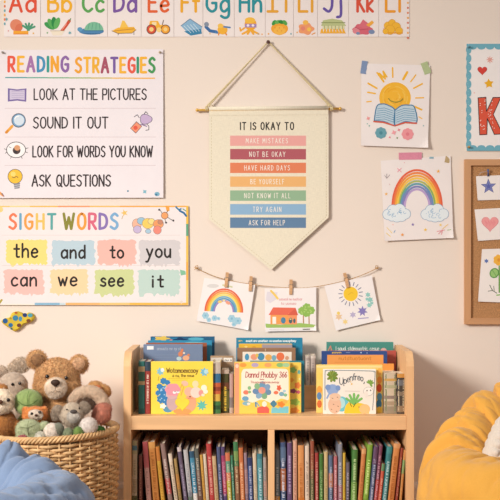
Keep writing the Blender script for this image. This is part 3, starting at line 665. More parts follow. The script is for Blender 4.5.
def card(label, quad, name='pinned_card'):
    cxx = sum(p[0] for p in quad)/4; cyy = max(p[1] for p in quad)
    r = root(name, label, 'card', P(cxx, cyy, -.009), 'paper cards pinned on the cork board')
    fr = wall_frame(-.010, dy=.00006, y0=min(p[1] for p in quad))
    sheet('paper', r, quad, fr, paper('F4EDEA'), curl=(0, 0, .004, .005)); return r, fr
r, fr = card('white card with a blue star on the cork board, topmost', [(475.4, 176.4), (509, 175), (510, 199.4), (477, 200.6)])
a = Art(fr); a.star(488, 186.6, 8, '4A5296', 5, .42, .05); a.star(488, 186.6, 6.6, '7F87C2', 5, .42, .05); a.star(488, 186.6, 3.4, '6168AE', 5, .42, .05); a.build('star_print', r)
m = MB(); p = P(488.2, 171.5, -.020)
m.tube([P(488.2, 176, -.011), P(488.2, 172.5, -.017), P(488, 169.5, -.022)], [.0035, .0024, .0042], M('51639A', .35), 10); m.tube([P(486.5, 171.5, -.02), P(481, 172.4, -.018), P(478.5, 175.6, -.013)], .0007, M('B9BCC8', .4), 5)
tag(m.build('push_pin', None), 'blue push pin stuck in the cork board above the star card', 'pin')
r, fr = card('white card with a pink heart on the cork board, below the star card', [(474, 209.6), (509, 207.6), (510, 238.6), (477.2, 241)])
a = Art(fr); a.heart(489.4, 223.4, 8.6, 'D98A92'); a.heart(489.4, 223.2, 8, 'F0A2A4')
for q in range(12): a.line([(484+q, 220+(q % 3)), (486+q*.8, 226-(q % 4))], .4, 'E88C94')
a.build('heart_print', r)
r, fr = card('white drawing of a green leafy flower on the cork board, below the heart card', [(481.5, 249.2), (522, 248), (522, 303), (477.2, 301.4)])
a = Art(fr)
a.star(485.8, 261, 2.6, '5E78B8', 6, .5); a.flower(498.2, 260, 5.6, 'F3B84A', 7, 'E89A3A'); a.line([(498.6, 266), (498.6, 292)], 1.5, '6FA050'); a.ell(493.6, 273, 4.6, 5.2, '5E9A50', .5); a.ell(493.6, 273, 3.6, 4.2, '9CC97C', .5); a.line([(491.6, 270), (496.4, 277.4)], .5, '5E9A50'); a.ell(504, 274, 5, 4, '8CBF6C', -.5)
a.line([(489, 285), (491.8, 290.4), (496, 293)], .7, '4F5F50'); a.line([(491.8, 290.4), (487.4, 291)], .6, '4F5F50'); a.line([(493, 286), (493.4, 291)], .6, '4F5F50'); a.line([(496, 295), (506, 294)], 1.2, '8CBF6C')
a.build('flower_print', r)

# ------------------------------------------------------------------ garland of drawings on a string
SP = [(196.5, 268.2), (203, 271.5), (212, 275.4), (222, 278.6), (236, 281.8), (250, 284), (262, 285.7), (276, 287), (290, 287.8), (304, 287.8), (318, 286.4), (332, 283.8), (346, 280.4), (358, 276.6), (368, 272.6), (377, 268.2)]
SY_ = -.012
m = MB(); CJ = M('C29A6C', .9, .2, 300)
line = [P(x, y, SY_) for x, y in crom(SP, 4)]
for s_ in range(2):
    ps = []; L = 0
    for i, p in enumerate(line):
        if i: L += (p-line[i-1]).length
        g = L/.009*2*PI*.35+PI*s_; ps.append(p+Vector((0, math.cos(g)*.0008, math.sin(g)*.0008)))
    m.tube(ps, .00105, CJ, 6)
for sx, (x, y) in ((-1, SP[0]), (1, SP[-1])):
    p = P(x, y, SY_)
    m.ball(p, .0042, CJ)
    m.tube([p, p+Vector((sx*.004, -.003, .008)), p+Vector((-sx*.004, -.004, .010)), p+Vector((-sx*.006, -.002, .001)), p], .0016, CJ, 6)
    m.tube([p, p+Vector((sx*.009, 0, .004))], [.0016, .0011], CJ, 6); m.tube([p, p+Vector((sx*.008, 0, -.005))], [.0016, .0011], CJ, 6)
    m.tube([p, (p.x, 0, p.z)], .0012, CJ, 6)
tag(m.build('twine', None), 'brown twine strung slack across the wall above the bookshelf, carrying three drawings', 'twine')
def yoff(quad): return wall_frame(-.0125, y0=min(p[1] for p in quad), dy=-.00007)
def hung(label, quad, curl=(0, 0, .006, .004)):
    r = root('hanging_drawing', label, 'drawing', P(sum(p[0] for p in quad)/4, max(p[1] for p in quad), -.010), 'drawings pegged on the twine')
    fr = yoff(quad); sheet('paper', r, quad, fr, paper('F4EEEE'), curl=curl); return r, fr
r, fr = hung('small rainbow and blue flowers drawing pegged at the left end of the twine', [(204.4, 277.8), (255.2, 284.2), (248.2, 330), (196.6, 320.6)])
a = Art(fr); rot = .17
def RR(x, y, cx=222, cy=312): return (cx+(x-cx)*math.cos(rot*.25)-(y-cy)*math.sin(rot*.25), cy+(x-cx)*math.sin(rot*.25)+(y-cy)*math.cos(rot*.25))
a.ell(213, 285.8, 6, 2, 'DCD9D8'); a.line([(223, 285), (232, 286.8)], 1.6, 'CFD3A8')
for i, c_ in enumerate(['E4694C', 'F0904C', 'F4C04E', 'F2DC70', '78B2C8', '5C9CC8', '9C86C4']):
    a.line([RR(223.8+(18.6-i*1.5)*math.cos(math.radians(180+7.5*q)), 311.6+(22.6-i*1.9)*math.sin(math.radians(180+7.5*q))) for q in range(25)], 1.6, c_, False)
a.build('rainbow_print', r)
a = Art(fr)
for x, y, q in ((205.6, 315.4, 3.6), (214.6, 318, 3), (231.8, 318.4, 4), (238, 320.6, 3.8), (209, 319.6, 2.4), (218.6, 318.4, 1.8), (234, 324, 2.4)): a.flower(x, y, q, 'A5CFE2', 6, '86BAD4')
a.ell(220, 301.6, 2.2, 1.4, 'F0CF7A'); a.ell(228, 302.6, 2.6, 1.6, 'EFA58A', .5); a.ell(224, 300.2, 1.4, 1, 'F3DFA0')
a.build('flower_print', r)
r, fr = hung('small red roofed house and tree drawing pegged in the middle of the twine', [(264.6, 288.4), (316, 287), (316, 330.4), (265.2, 331.4)])
a = Art(fr)
a.poly([(267, 291.5), (265.8, 300), (270, 303), (276.5, 299), (277.5, 292)], 'E2DCE6'); a.line([(271, 290.8), (274.4, 294.4), (277.6, 298.4)], 2.2, 'F3CF6A')
a.text('saouool ne nuatoor', 279, 302, 300.2, 2.6, .4, 'E2A0A6'); a.text('to uuouso', 281, 296, 304.4, 2.4, .4, 'E2A0A6')
a.poly([(265.4, 323.4), (266, 327.6), (315.6, 327.2), (315.6, 324.6), (300, 322.8), (280, 324.6)], 'A3C46B')
a.rect(270.4, 314.4, 296.6, 324.2, 'F2A35C'); a.poly([(268.6, 314.8), (297.6, 314.8), (295.4, 307.6), (273, 307.2)], 'E8705A'); a.rect(288.4, 313, 296.8, 324, 'F0986A'); a.poly([(287, 315), (298, 315), (295.5, 308)], 'DB6350')
a.rect(272.4, 316.6, 276, 323.6, 'FBF3EA'); a.ell(283.2, 320.2, 2.4, 3.2, '4F88A8'); a.ell(290.5, 320.4, 1.8, 2.8, '4F6A70'); a.ell(294.2, 320.6, 1.2, 2.2, '4F6A70'); a.rect(289.6, 318.4, 291.2, 319.6, 'F4DA90')
a.build('house_print', r)
a = Art(fr)
for x in (303.4, 309): a.line([(x, 325), (x-.2, 314)], 1.1, 'B98A60')
for x, y, q in ((302, 310.6, 4), (306.6, 307.4, 4.2), (310.6, 310.2, 4), (306.4, 312.4, 4.4)): a.blob(x, y, q, q, '93BE5E', 7, .08)
for q in range(12): a.ell(306.4+random.uniform(-6, 6), 310+random.uniform(-3.6, 3.6), .8, .7, 'B5D47E', n=7)
a.line([(268, 329.4), (284, 329.8)], .3, 'B5AEB0'); a.line([(303, 329.2), (309.5, 329)], 1, '6A6A62')
a.build('tree_print', r)
r, fr = hung('small yellow sun drawing with purple splashes pegged at the right end of the twine', [(324, 285.2), (371.4, 275.4), (380, 319.8), (335.8, 330.4)])
a = Art(fr)
a.ell(350.4, 293.8, 7.2, 7.2, 'F4CB3C', n=28); a.rays(350.4, 293.8, 8.6, 12, .75, '6A7090', 17, .2); a.line([(348, 294.6), (351, 292.4), (353, 293)], .5, 'D9A92E')
a.build('sun_print', r)
a = Art(fr)
for x, y, q in ((367.6, 294.6, 3), (369.8, 299.6, 3.4), (369, 305, 3), (371.6, 303, 2), (366.6, 299, 2)): a.star(x, y, q, '93CCC6', 6, .55, x)
a.star(362.2, 311, 5.4, '8A80C0', 7, .5); a.star(352.6, 314.6, 3.6, 'BDB4D4', 6, .5); a.star(338.6, 316.6, 4, 'EBC8A0', 6, .5); a.star(345, 321.6, 3.2, 'F2D690', 6, .5); a.ell(338.2, 313, 1.6, 1.6, 'F3D56E')
a.line([(358, 318.4), (368, 317.6)], .9, '9E96CC')
a.build('splash_print', r)

def make_peg():
    r = root('clothes_peg', 'x', 'peg', (0, 0, 0), 'wooden pegs on the twine')
    W1, W2 = M('D9AB80', .7, .18, 60, .1, 80), M('C89668', .7, .18, 60, .1, 80)
    prof = [(-.0006, -.027), (-.0055, -.027), (-.0062, -.012), (-.0050, -.009), (-.0062, -.006), (-.0062, .006), (-.0046, .009), (-.0052, .024), (-.0022, .027), (.0, .004), (-.0006, -.004)]
    for s_, mt in ((1, W1), (-1, W2)):
        m = MB(); m.prism([(-.0055, y*s_, z) for y, z in prof], (.011, 0, 0), mt); m.build('jaw', r, bevel=.0006)
    m = MB(); sp = M('9A9488', .35, metal=.8)
    for k in range(4): m.tube([(-.0072+.0004*k*9, .0028*math.cos(g), .0005+.0028*math.sin(g)) for g in [2*PI*i/10 for i in range(10)]], .0007, sp, 5, True)
    m.tube([(-.0074, 0, .003), (-.0074, -.006, .006), (-.0062, -.0072, .0085), (.0062, -.0072, .0085), (.0074, -.006, .006), (.0074, 0, .003)], .0008, sp, 5)
    m.build('spring', r)['label'] = 'thin wire spring'
    return r
peg = make_peg()
pegs = [(226.6, 278.2, .10, 'clothes peg holding the left edge of the rainbow and flowers drawing'), (250.6, 282, .08, 'clothes peg at the right corner of the rainbow and flowers drawing'),
        (290.8, 285.4, .03, 'clothes peg holding the house drawing'), (346.2, 278.6, -.22, 'clothes peg holding the yellow sun drawing')]
for i, (x, y, rz, lab) in enumerate(pegs):
    o = peg if i == 0 else copy_tree(peg)
    p = P(x, y+1.5, -.0128); o.location = p; o.rotation_euler = (0, rz*-1, 0) if False else (0, rz, 0); o['label'] = 'wooden '+lab

# ------------------------------------------------------------------ bookshelf
YF, YB = -.34, -.02
ZS = .5000                      # top of the display shelf
kF = sc(YF)
XL, XR = (123.5-250)*kF, (414-250)*kF
TH = 7.5*kF
ZS0 = ZC-(430-250)*kF
ZB = .10                        # top of the bottom board
r = root('bookshelf', 'light wooden two tier bookshelf against the wall, filled with children books', 'bookshelf', ((XL+XR)/2, -.18, 0))
for x in (XL, XR-TH):
    m = MB(); prof = [(YF, 0), (YF, .665), (YF+.004, .681), (YF+.030, .706), (YF+.045, .711), (YB, .711), (YB, 0)]
    m.prism([(x, y, z) for y, z in prof], (TH, 0, 0), WOOD_Z); m.build('side_panel', r, bevel=.003)
m = MB(); m.box((XL+TH, YF+.001, ZS0), (XR-TH, YB, ZS), WOOD_X); m.build('display_shelf', r, bevel=.002)
m = MB(); m.box((XL+TH, YF+.004, ZB-.022), (XR-TH, YB, ZB), WOOD_X); m.build('bottom_board', r, bevel=.0015)
m = MB(); m.box((XL+TH, YF+.02, 0), (XR-TH, YF+.036, ZB-.022), WOOD_X); m.build('kick_board', r)
DX0, DX1 = (268-250)*kF, (274.6-250)*kF
m = MB(); m.box((DX0, YF+.001, ZB), (DX1, YB-.006, ZS0), WOOD_Z); m.build('divider', r, bevel=.0015)
m = MB(); m.box((XL+TH, YB-.006, ZB), (XR-TH, YB, ZS0), M('8A5F40', .6, .15, 2)); m.build('back_panel', r)['label'] = 'wooden back panel, brown darkened with painted shade'  # shade inside the compartments is put into this darker brown
YR, ZR = -.155, ZC-(385.3-250)*sc(-.155)
m = MB(); m.box((XL+TH, YR, ZS), (XR-TH, YR+.014, ZR), WOOD_X); m.box((XL+TH, YR+.014, ZR-.014), (XR-TH, YB, ZR), WOOD_X); m.build('display_step', r, bevel=.0012)

# ------------------------------------------------------------------ picture books standing face out
def face_book(label, x0, x1, ytop, Y, th, colour, art=None, zb=ZS, group=None, spine=None, name='picture_book'):
    """x0, x1: edges and ytop: top edge in the picture; Y: front face; th: thickness; stands on height zb"""
    k = sc(Y); X0, X1 = (x0-250)*k, (x1-250)*k; zt = ZC-(ytop-250)*k; t = .0022; e = .0005; zb += e
    r = root(name, label, 'book', ((X0+X1)/2, Y+th/2, zb), group)
    m = MB(); c = M(colour, .42, .03, 25, spec=.5)
    m.box((X0, Y, zb), (X1, Y+t, zt), c); m.box((X0, Y+th-t, zb), (X1, Y+th, zt), c); m.box((X0, Y+t, zb), (X0+t, Y+th-t, zt), M(spine, .45) if spine else c)
    m.build('cover', r, bevel=.0006)
    m = MB(); m.box((X0+t+.0003, Y+t+.0003, zb+.003), (X1-.003, Y+th-t-.0003, zt-.003), M('F1E9DA', .9, .06, 400, 0, 1, 0, 0, .3, (1, 8, 1))); m.build('pages', r)
    if art:
        kk = k
        fr = lambda px, py, h: ((px-250)*kk, Y-h, ZC-(py-250)*kk)
        n = 0
        for nm, fn in art:
            a = Art(fr, .0003, n); fn(a); a.build(nm, r); n = a.n
    return r
GF, GR = 'picture books facing out in the front row', 'picture books facing out in the back row'
# left group, back row (standing on the step)
def t1(a):
    a.rect(152, 337.6, 180, 344, '2E7FA8'); a.blob(162, 338.4, 7, 2, 'E8C45A', 5, .2); a.blob(180, 340, 6, 2.4, '1E3F66', 4, .2); a.ell(196, 339, 8, 1.6, '5AB0C8'); a.star(171, 340.6, 2, 'E8794A', 6)
face_book('dark teal picture book at the very back of the left stack on the shelf', 150.6, 214.6, 336.6, -.055, .012, '1F5F86', [('cover_print', t1)], ZR, GR)
def t2(a):
    a.ell(154, 344, 5, 1.4, 'C8573A'); a.ell(194, 343.2, 10, 1.4, '6FC0CE'); a.ell(180, 344.4, 6, 1.2, 'D9A040')
face_book('bright blue picture book tucked behind the slate blue one', 148, 212, 340.6, -.085, .012, '2B8FB8', [('cover_print', t2)], ZR, GR)
face_book('rusty brown picture book directly behind the slate blue one', 146, 206.8, 343, -.115, .012, 'A0583C', None, ZR, GR)
def t3(a):
    a.rect(147, 346, 153.6, 349.6, 'EDEFF2'); a.text('anouuts ne sy st', 157, 181, 350, 3, .45, 'A9B6CC'); a.line([(155, 355), (178, 354.6)], .35, '8798B5', False); a.line([(155, 357.4), (180, 357.2)], .35, '8798B5', False)
def t3b(a):
    a.ell(180.5, 354, 2.4, 2.6, 'D98660', .4); a.ell(182, 350.5, 1.4, 2, 'D98660', .3); a.ell(186, 358, 3.4, 2.6, 'EDB08C'); a.ell(179, 358.6, 2.6, 2, 'B9D3DA'); a.ell(188.5, 355, 1.4, 1.2, 'D98660'); a.ell(184, 353, 1, 1, 'F6E3CF')
face_book('slate blue picture book with a white label and small orange animals, left stack', 143.4, 202.6, 344.6, -.150, .018, '7487A8', [('title', t3), ('cover_print', t3b)], ZR, GR)
# middle group, back row
def t4(a): a.text('souot aro uoustuor ou uoustuo uoeuoptaoy', 246, 296, 341.8, 2.2, .55, 'E6F2F5', gap=1.6); a.text('sn', 238.6, 242, 341.4, 1.6, .4, 'F0D070')
face_book('large teal blue picture book with small white words, back of the middle stack', 236.2, 302.6, 338, -.070, .018, '2386AB', [('title', t4)], ZR, GR)
def t5(a): a.rect(262, 344.4, 292, 349.5, 'A79CA6'); a.star(246, 347, 2, 'F5DE8A'); a.ell(254, 347.2, 2, 1, 'D9A03A')
face_book('half yellow half mauve picture book just in front of the large teal one', 238.8, 292.2, 344, -.100, .016, 'E9B93C', [('cover_print', t5)], ZR, GR)
def t6(a):
    a.rect(242.6, 351.8, 291.6, 362.6, 'F1E6D8'); a.ell(247, 357, 2.2, 3.4, '4F9AC0'); a.ell(254, 357, 3.4, 3, 'F0A080'); a.ell(261, 356.6, 3.6, 3.8, '4F94B8'); a.ell(268.5, 357.4, 3.4, 3.2, 'F0B05A'); a.ell(274, 357.8, 2.4, 2.8, '7FB2C8'); a.ell(280.4, 356.6, 4, 4.2, 'EE7A50'); a.ell(257, 355.5, 1.4, 2, 'E8C45A'); a.ell(287, 358, 2, 2, 'D9A080'); a.line([(265.4, 349), (265.4, 351)], .6, 'D9C3A8')
face_book('brown framed picture book with colourful round creatures in the middle stack', 237.2, 295.6, 348.2, -.140, .022, '9A7458', [('cover_print', t6)], ZR, GR)
# right group, back row
def t7(a): a.text('I saual, stdmouotric, cesue', 336, 379, 350.4, 4, .5, 'E6F0EA', gap=1.5); a.ell(383.6, 350.5, 3, 2.6, 'E9B8B0'); a.line([(328, 351), (330.5, 346), (331.5, 350)], 1, 'D9907A')
face_book('sea green picture book with white writing at the back of the right stack', 326.6, 393.4, 342.2, -.060, .016, '4A9488', [('title', t7)], ZR, GR)
face_book('muted red picture book peeking out behind the blue framed one', 330, 396.2, 350.8, -.095, .016, 'B4524A', None, ZR, GR)
def t8(a): a.rect(327.2, 354.8, 383.4, 364.6, 'EFA35A'); a.text('nutdtuotuont', 339, 371, 360, 3.6, .5, 'C98038'); a.line([(335, 362.2), (372, 362)], .4, 'D98F48')
def t8b(a): a.text('sown', 332, 341, 353.2, 1.7, .5, 'EBC84F'); a.line([(346, 352.6), (350, 352.6)], .5, '8FA5D0'); a.ell(361, 352.6, .7, .7, 'B9CBE8'); a.ell(367, 353, .5, .5, 'B9CBE8')
face_book('dark blue picture book with an orange panel on its cover, right stack', 321.8, 387.2, 351.4, -.145, .022, '2A4C8C', [('cover_print', t8), ('title', t8b)], ZR, GR)

# front row
def ya(a):
    # fluffy blue creature
    for x, y, q in ((163.5, 381, 3.2), (167.6, 382.5, 2.6), (159.4, 386.4, 2.8), (162.6, 390, 4.6), (166, 396, 4.8), (161.4, 399, 4.4), (166.6, 402.6, 3.8), (158, 393, 2.6)): a.blob(x, y, q, q, '3C82BC', 7, .12)
    for _ in range(16): a.ell(163+random.uniform(-4, 5), 392+random.uniform(-9, 10), .7, .7, 'A9D0EA', n=7)
    a.ell(168, 409, 5, 3.4, '5F98B8'); a.blob(163, 406, 3, 2.4, 'F3F0E4', 5, .2)
def yb_(a):
    a.ell(172.4, 402.6, 5.8, 8, 'C8AAAE'); a.ell(172, 394, 6, 5, 'D8B0B4')
    a.blob(172.8, 389.6, 7.6, 6.2, 'EE9AA8', 6, .05); a.ell(174.5, 392.4, 1.8, 1.4, 'FBF2F2'); a.ell(178, 392, 1.6, 1.3, 'FBF2F2'); a.ell(175, 391.4, .5, .7, '5A3A44'); a.ell(178, 391.2, .5, .7, '5A3A44'); a.ell(168, 388, .5, .6, 'D76F86')
def yc(a):
    a.ell(190.5, 402.6, 5.8, 9, 'F2AA86'); a.ell(182.5, 411.5, 9, 3, 'EFA060'); a.ell(189, 391.6, 4.8, 4.6, 'F5B8A0'); a.ell(196, 392.5, 5.6, 5.4, 'F6D9CE'); a.ell(201, 393, 2.4, 3, 'EF9C98'); a.ell(184.8, 383.4, 3.6, 2.6, 'F4C0AA', .3); a.ell(195.4, 384, 3.2, 3.4, 'F7DEB0'); a.ell(190, 396.6, .8, .8, '5A3A34'); a.line([(188, 398.4), (193, 398)], .5, 'D97860')
    a.line([(180.5, 388), (182, 384), (183.6, 387), (181, 395)], .9, 'E8B45A'); a.ell(204, 387.8, 3, 3, 'FAF3E0'); a.ell(205.5, 391.6, 2.4, 2.2, 'FAF3E0'); a.ell(203, 395, 1.8, 1.4, 'F3E6C8')
def yd(a): a.heart(182.3, 403.8, 7.4, 'E3B63A'); a.heart(182.3, 403.6, 6.9, 'F6D94A')
def ye(a):
    a.star(160.4, 371.4, 4.4, '86BFD4', 7, .6, .3); a.ell(162.4, 370, 1.8, 2, 'E3EEF0'); a.line([(158, 380.5), (159, 376.5)], .6, 'B99A4A'); a.star(204.4, 372, 4.8, '79BBD6', 7, .6); a.ell(206, 371.6, 2, 2.2, 'B9DDE8')
    a.star(201.8, 405.4, 6, '63BFB4', 8, .5, .2); a.line([(168, 378.4), (190, 378.2)], .3, 'C9A93A', False); a.line([(172, 380.2), (188, 380)], .3, 'C9A93A', False)
def yt(a): a.text('Wotomoexcooy', 166.6, 198, 372.6, 4.6, .7, '7A5A2E', gap=1.4); a.text('a cu, the nous', 172.5, 194, 376.8, 2.8, .42, '7A5A2E', gap=1.6)
face_book('bright yellow picture book with a pink creature and a heart on its cover', 151, 213, 361.8, -.292, .018, 'F6DB50',
          [('cover_print', ye), ('blue_creature_print', ya), ('orange_creature_print', yc), ('pink_creature_print', yb_), ('heart_print', yd), ('title', yt)], ZS, GF)
def m0(a):
    for x, y, q, c_ in ((292.5, 370, 4, '8CBF6A'), (299, 372, 3, '6FB0A8'), (291, 380, 3, 'E8A84A'), (297.6, 385.4, 4.4, 'EF8A4A'), (293, 391, 3.2, '8A4F6A'), (298, 392, 2.4, 'C8607A'), (295, 402, 4.6, '9CC25A'), (299.4, 404, 2.6, 'C6D86A'), (294.6, 410.5, 4.4, 'EE9A4A'), (291, 366, 2, 'E8C04A'), (299.6, 379, 1.6, 'F0E0A0')): a.blob(x, y, q if x+q < 300.8 else 300.6-x, q*.7, c_, 5, .15)
face_book('yellow picture book with leafy patches showing behind the right edge of the flower book', 246, 301.2, 362.8, -.262, .016, 'F3D25A', [('cover_print', m0)], ZS, GF)
face_book('teal edged picture book behind the middle front books', 250, 304.4, 361, -.238, .014, '2F7F94', None, ZS, GF)
def ma(a):
    a.rect(234.6, 362.8, 239.2, 413.6, 'EBA27C'); a.rect(239.2, 362.8, 289.8, 413.6, 'F4D05C')
    for x, c_ in ((243, 'F0A04A'), (255, 'B9A6C8'), (268, 'F2A86A'), (280, '8CBF7A'), (286, 'A8CFA0')): a.ell(x, 365, 3.6, 2.2, c_)
    a.ell(237, 366, 1.6, 2, 'F3D3BE')
    pts = crom([(241.4, 373), (243.2, 369.6), (247, 368.8), (265, 368.6), (283, 368.8), (287.2, 369.8), (288.4, 374), (288.6, 392), (288.2, 400), (281, 398.6), (272, 403), (262, 399.5), (252, 402.6), (244, 398), (241.2, 399), (241.4, 373)], 4)
    a.poly(pts[:-1][::-1], 'FAF0DC')
def mb_(a):
    for i in range(7):
        t = 2*PI*i/7+.3; a.ell(262+6.2*math.cos(t), 390.4+5.8*math.sin(t), 3.4, 3, ['6F93B0', '7FB089', '88AECB', '6C8FB8', '8CBA8C', '6F9FC0', '84A2C4'][i], t)
    a.ell(262, 390.4, 3.6, 3.4, 'F0A08C')
def mc(a):
    a.ell(246, 392.4, 2.8, 2.2, 'E8846A'); a.ell(249.4, 388, 1.8, 2, '8CC08A'); a.ell(249.6, 392, 1.6, 1.4, '8CC08A'); a.ell(245.4, 398.6, 3.4, 2.4, '6FA9CC'); a.ell(246.4, 403.4, 4, 2.2, '88B8C8'); a.ell(248.6, 403.8, 1.6, 1.2, 'F4E9D8')
    a.blob(279, 388, 2.2, 2.8, 'E4694C', 5, .2, 1); a.ell(276, 392.6, 2.4, 1.8, 'EA7A5A'); a.ell(281.6, 394, 2.6, 2.2, '7FAFC4'); a.ell(285.4, 395, 2, 1.6, '86BF9A'); a.ell(284.4, 391, 1.6, 1.4, 'A8CFE0')
    a.poly([(257.4, 413.2), (257, 408), (260.6, 406.4), (267, 406.4), (269.4, 409), (269, 413.2)], 'E4665A'); a.ell(264.4, 404, 2.4, 2.8, 'F8F0E0'); a.line([(256, 406.6), (255.6, 402.6)], 1.6, '5F8FB0'); a.line([(259, 406), (256.8, 402.6)], 1.2, '7FAFC8')
    a.poly([(271, 413.2), (271.6, 407.6), (288.6, 406.2), (288.6, 413.2)], '7CC7D4'); a.blob(273.6, 403.8, 3, 3.2, '4F86A0', 4, .1); a.blob(281, 404.4, 3.6, 3, 'EF8A3C', 5, .15); a.ell(285, 401.6, 2.4, 2, 'F4B95A'); a.star(278, 407, 2, 'F3C84A', 6)
def mt(a): a.text('Dannd Phobby 366', 245.6, 286.6, 377.4, 5.6, .72, 'B4585A', gap=1.5, slant=.1); a.text('buos', 260, 264, 379.8, 1.2, .35, 'B4585A'); a.text('Tnuuouoogoosuuwouy', 250.6, 279, 383, 2, .45, 'C98C80', gap=1.2)
face_book('cream picture book with a big blue petalled flower on its cover, middle front', 234.2, 290.2, 362.2, -.290, .018, 'F4D05C', [('cover_print', ma), ('flower_print', mb_), ('creature_print', mc), ('title', mt)], ZS, GF, 'EBA27C')
def r0(a):
    for x, y, q, c_ in ((319.4, 376, 2.2, 'F3CF6A'), (319.4, 390, 2.6, 'E8A04A'), (319.2, 396, 2.4, '5F88B8'), (319.4, 404, 2.4, 'D8703F'), (379.4, 372, 2.4, 'F2B85A'), (379.6, 380, 2.4, 'EE9A4A'), (379.2, 388, 2.6, 'D9583A'), (379.6, 397, 2.6, '5F9AC0'), (379, 404, 2.8, '3F7FA8'), (379.4, 410, 2.2, 'E8C04A')): a.ell(x, y, q, q*1.6, c_)
    a.rect(316.8, 365.6, 382, 367.6, 'F3DFA0')
face_book('yellow bordered picture book right behind the tropical animals book', 316.4, 382.6, 365, -.264, .018, 'F0D274', [('cover_print', r0)], ZS, GF)
def ra(a):
    a.line(crom([(325, 410), (325, 374), (326.4, 371), (331, 370.2), (370, 371), (374, 372), (375, 375), (372.6, 410)], 3), .7, '7F8F96')
    a.ell(341.5, 404, 7, 7.6, '6FC7D6'); a.ell(340.5, 403, 4.6, 5.4, 'B4E2E8')
    a.poly(crom([(344, 413), (346, 405), (352, 400.6), (358, 402.6), (364, 404), (368, 408), (369, 413.6)], 4)+[(345, 413.6)], 'F4CF3C')
def rb(a):
    for t in (-1.2, -.8, -.4, 0, .4, .8, 1.2, 2, 2.7, 3.4, 4.2): a.ell(332.4+3*math.sin(t), 376.4-3*math.cos(t), 1.4, 3, ['7A8F3A', '8FA04A', '6A8F3F'][int(abs(t)*3) % 3], t)
    for t in (-1.1, -.5, .1, .7, 1.4, 2.6): a.ell(370+1.8*math.sin(t), 383.4-1.8*math.cos(t), 1, 2.2, '7FA850', t)
    for t in (-1, -.5, 0, .5, 1): a.line([(354, 404), (354+9*math.sin(t), 404-10*math.cos(t))], 2.4, '7DBF6A')
def rc(a):
    a.ell(332.6, 389.6, 6, 5.4, '93AEDC'); a.ell(328, 387.4, 2.6, 3, '7F9CD0'); a.ell(338, 388, 2.4, 2.8, '7F9CD0'); a.line([(329, 394), (327, 398)], 1.6, '93AEDC')
    a.ell(334.6, 405, 6.6, 8.6, 'E8BFA4'); a.ell(335, 397, 5.6, 4, 'EBC8AE')
    for x, y in ((332, 398), (337, 397), (333, 404), (337.6, 406), (331, 409), (336, 411)): a.line([(x, y), (x+1, y+.6)], .6, '8A6A58')
def rd(a):
    a.ell(368.4, 391.4, 5.2, 4.6, 'C9C2BC'); a.ell(368.4, 391.4, 4.7, 4.1, 'F8F4EE'); a.ell(366, 394.4, 2, 3.4, 'F1EAE2'); a.ell(367, 390.6, .6, .8, '554A44'); a.ell(370.6, 390.4, .6, .8, '554A44'); a.line([(345, 391), (360, 391.2)], .35, 'B9B0A8', False)
    a.ell(364.6, 409, 5.4, 5, 'F3C78A'); a.ell(359, 407, .8, .6, 'B98A50'); a.line([(350, 403), (351.4, 406.4)], .7, '5F6A2A'); a.line([(355.6, 402.8), (353.4, 407)], .7, '5F6A2A'); a.star(351.6, 384, 1.2, 'E9B93C', 5); a.star(350.6, 381.8, .8, 'E9B93C', 5)
def rt(a):
    # arched title
    t = 'Upenfreo,'; x = 339.6
    ys = [384.6, 383.4, 382, 380.6, 380, 380, 380.2, 381, 382.4]; ws = [4.2, 3.2, 3, 3, 2.2, 2.4, 3, 3, .8]
    for ch, y, w_ in zip(t, ys, ws): a.text(ch, x, x+w_*.82, y, 6.4 if ch != 'U' else 6.8, .65, '4F5A66'); x += w_
face_book('white picture book with a blue elephant, palm trees and a yellow pineapple on its cover', 323.2, 376, 369.4, -.292, .018, 'F7F1E8', [('cover_print', ra), ('palm_print', rb), ('elephant_print', rc), ('animal_print', rd), ('title', rt)], ZS, GF)

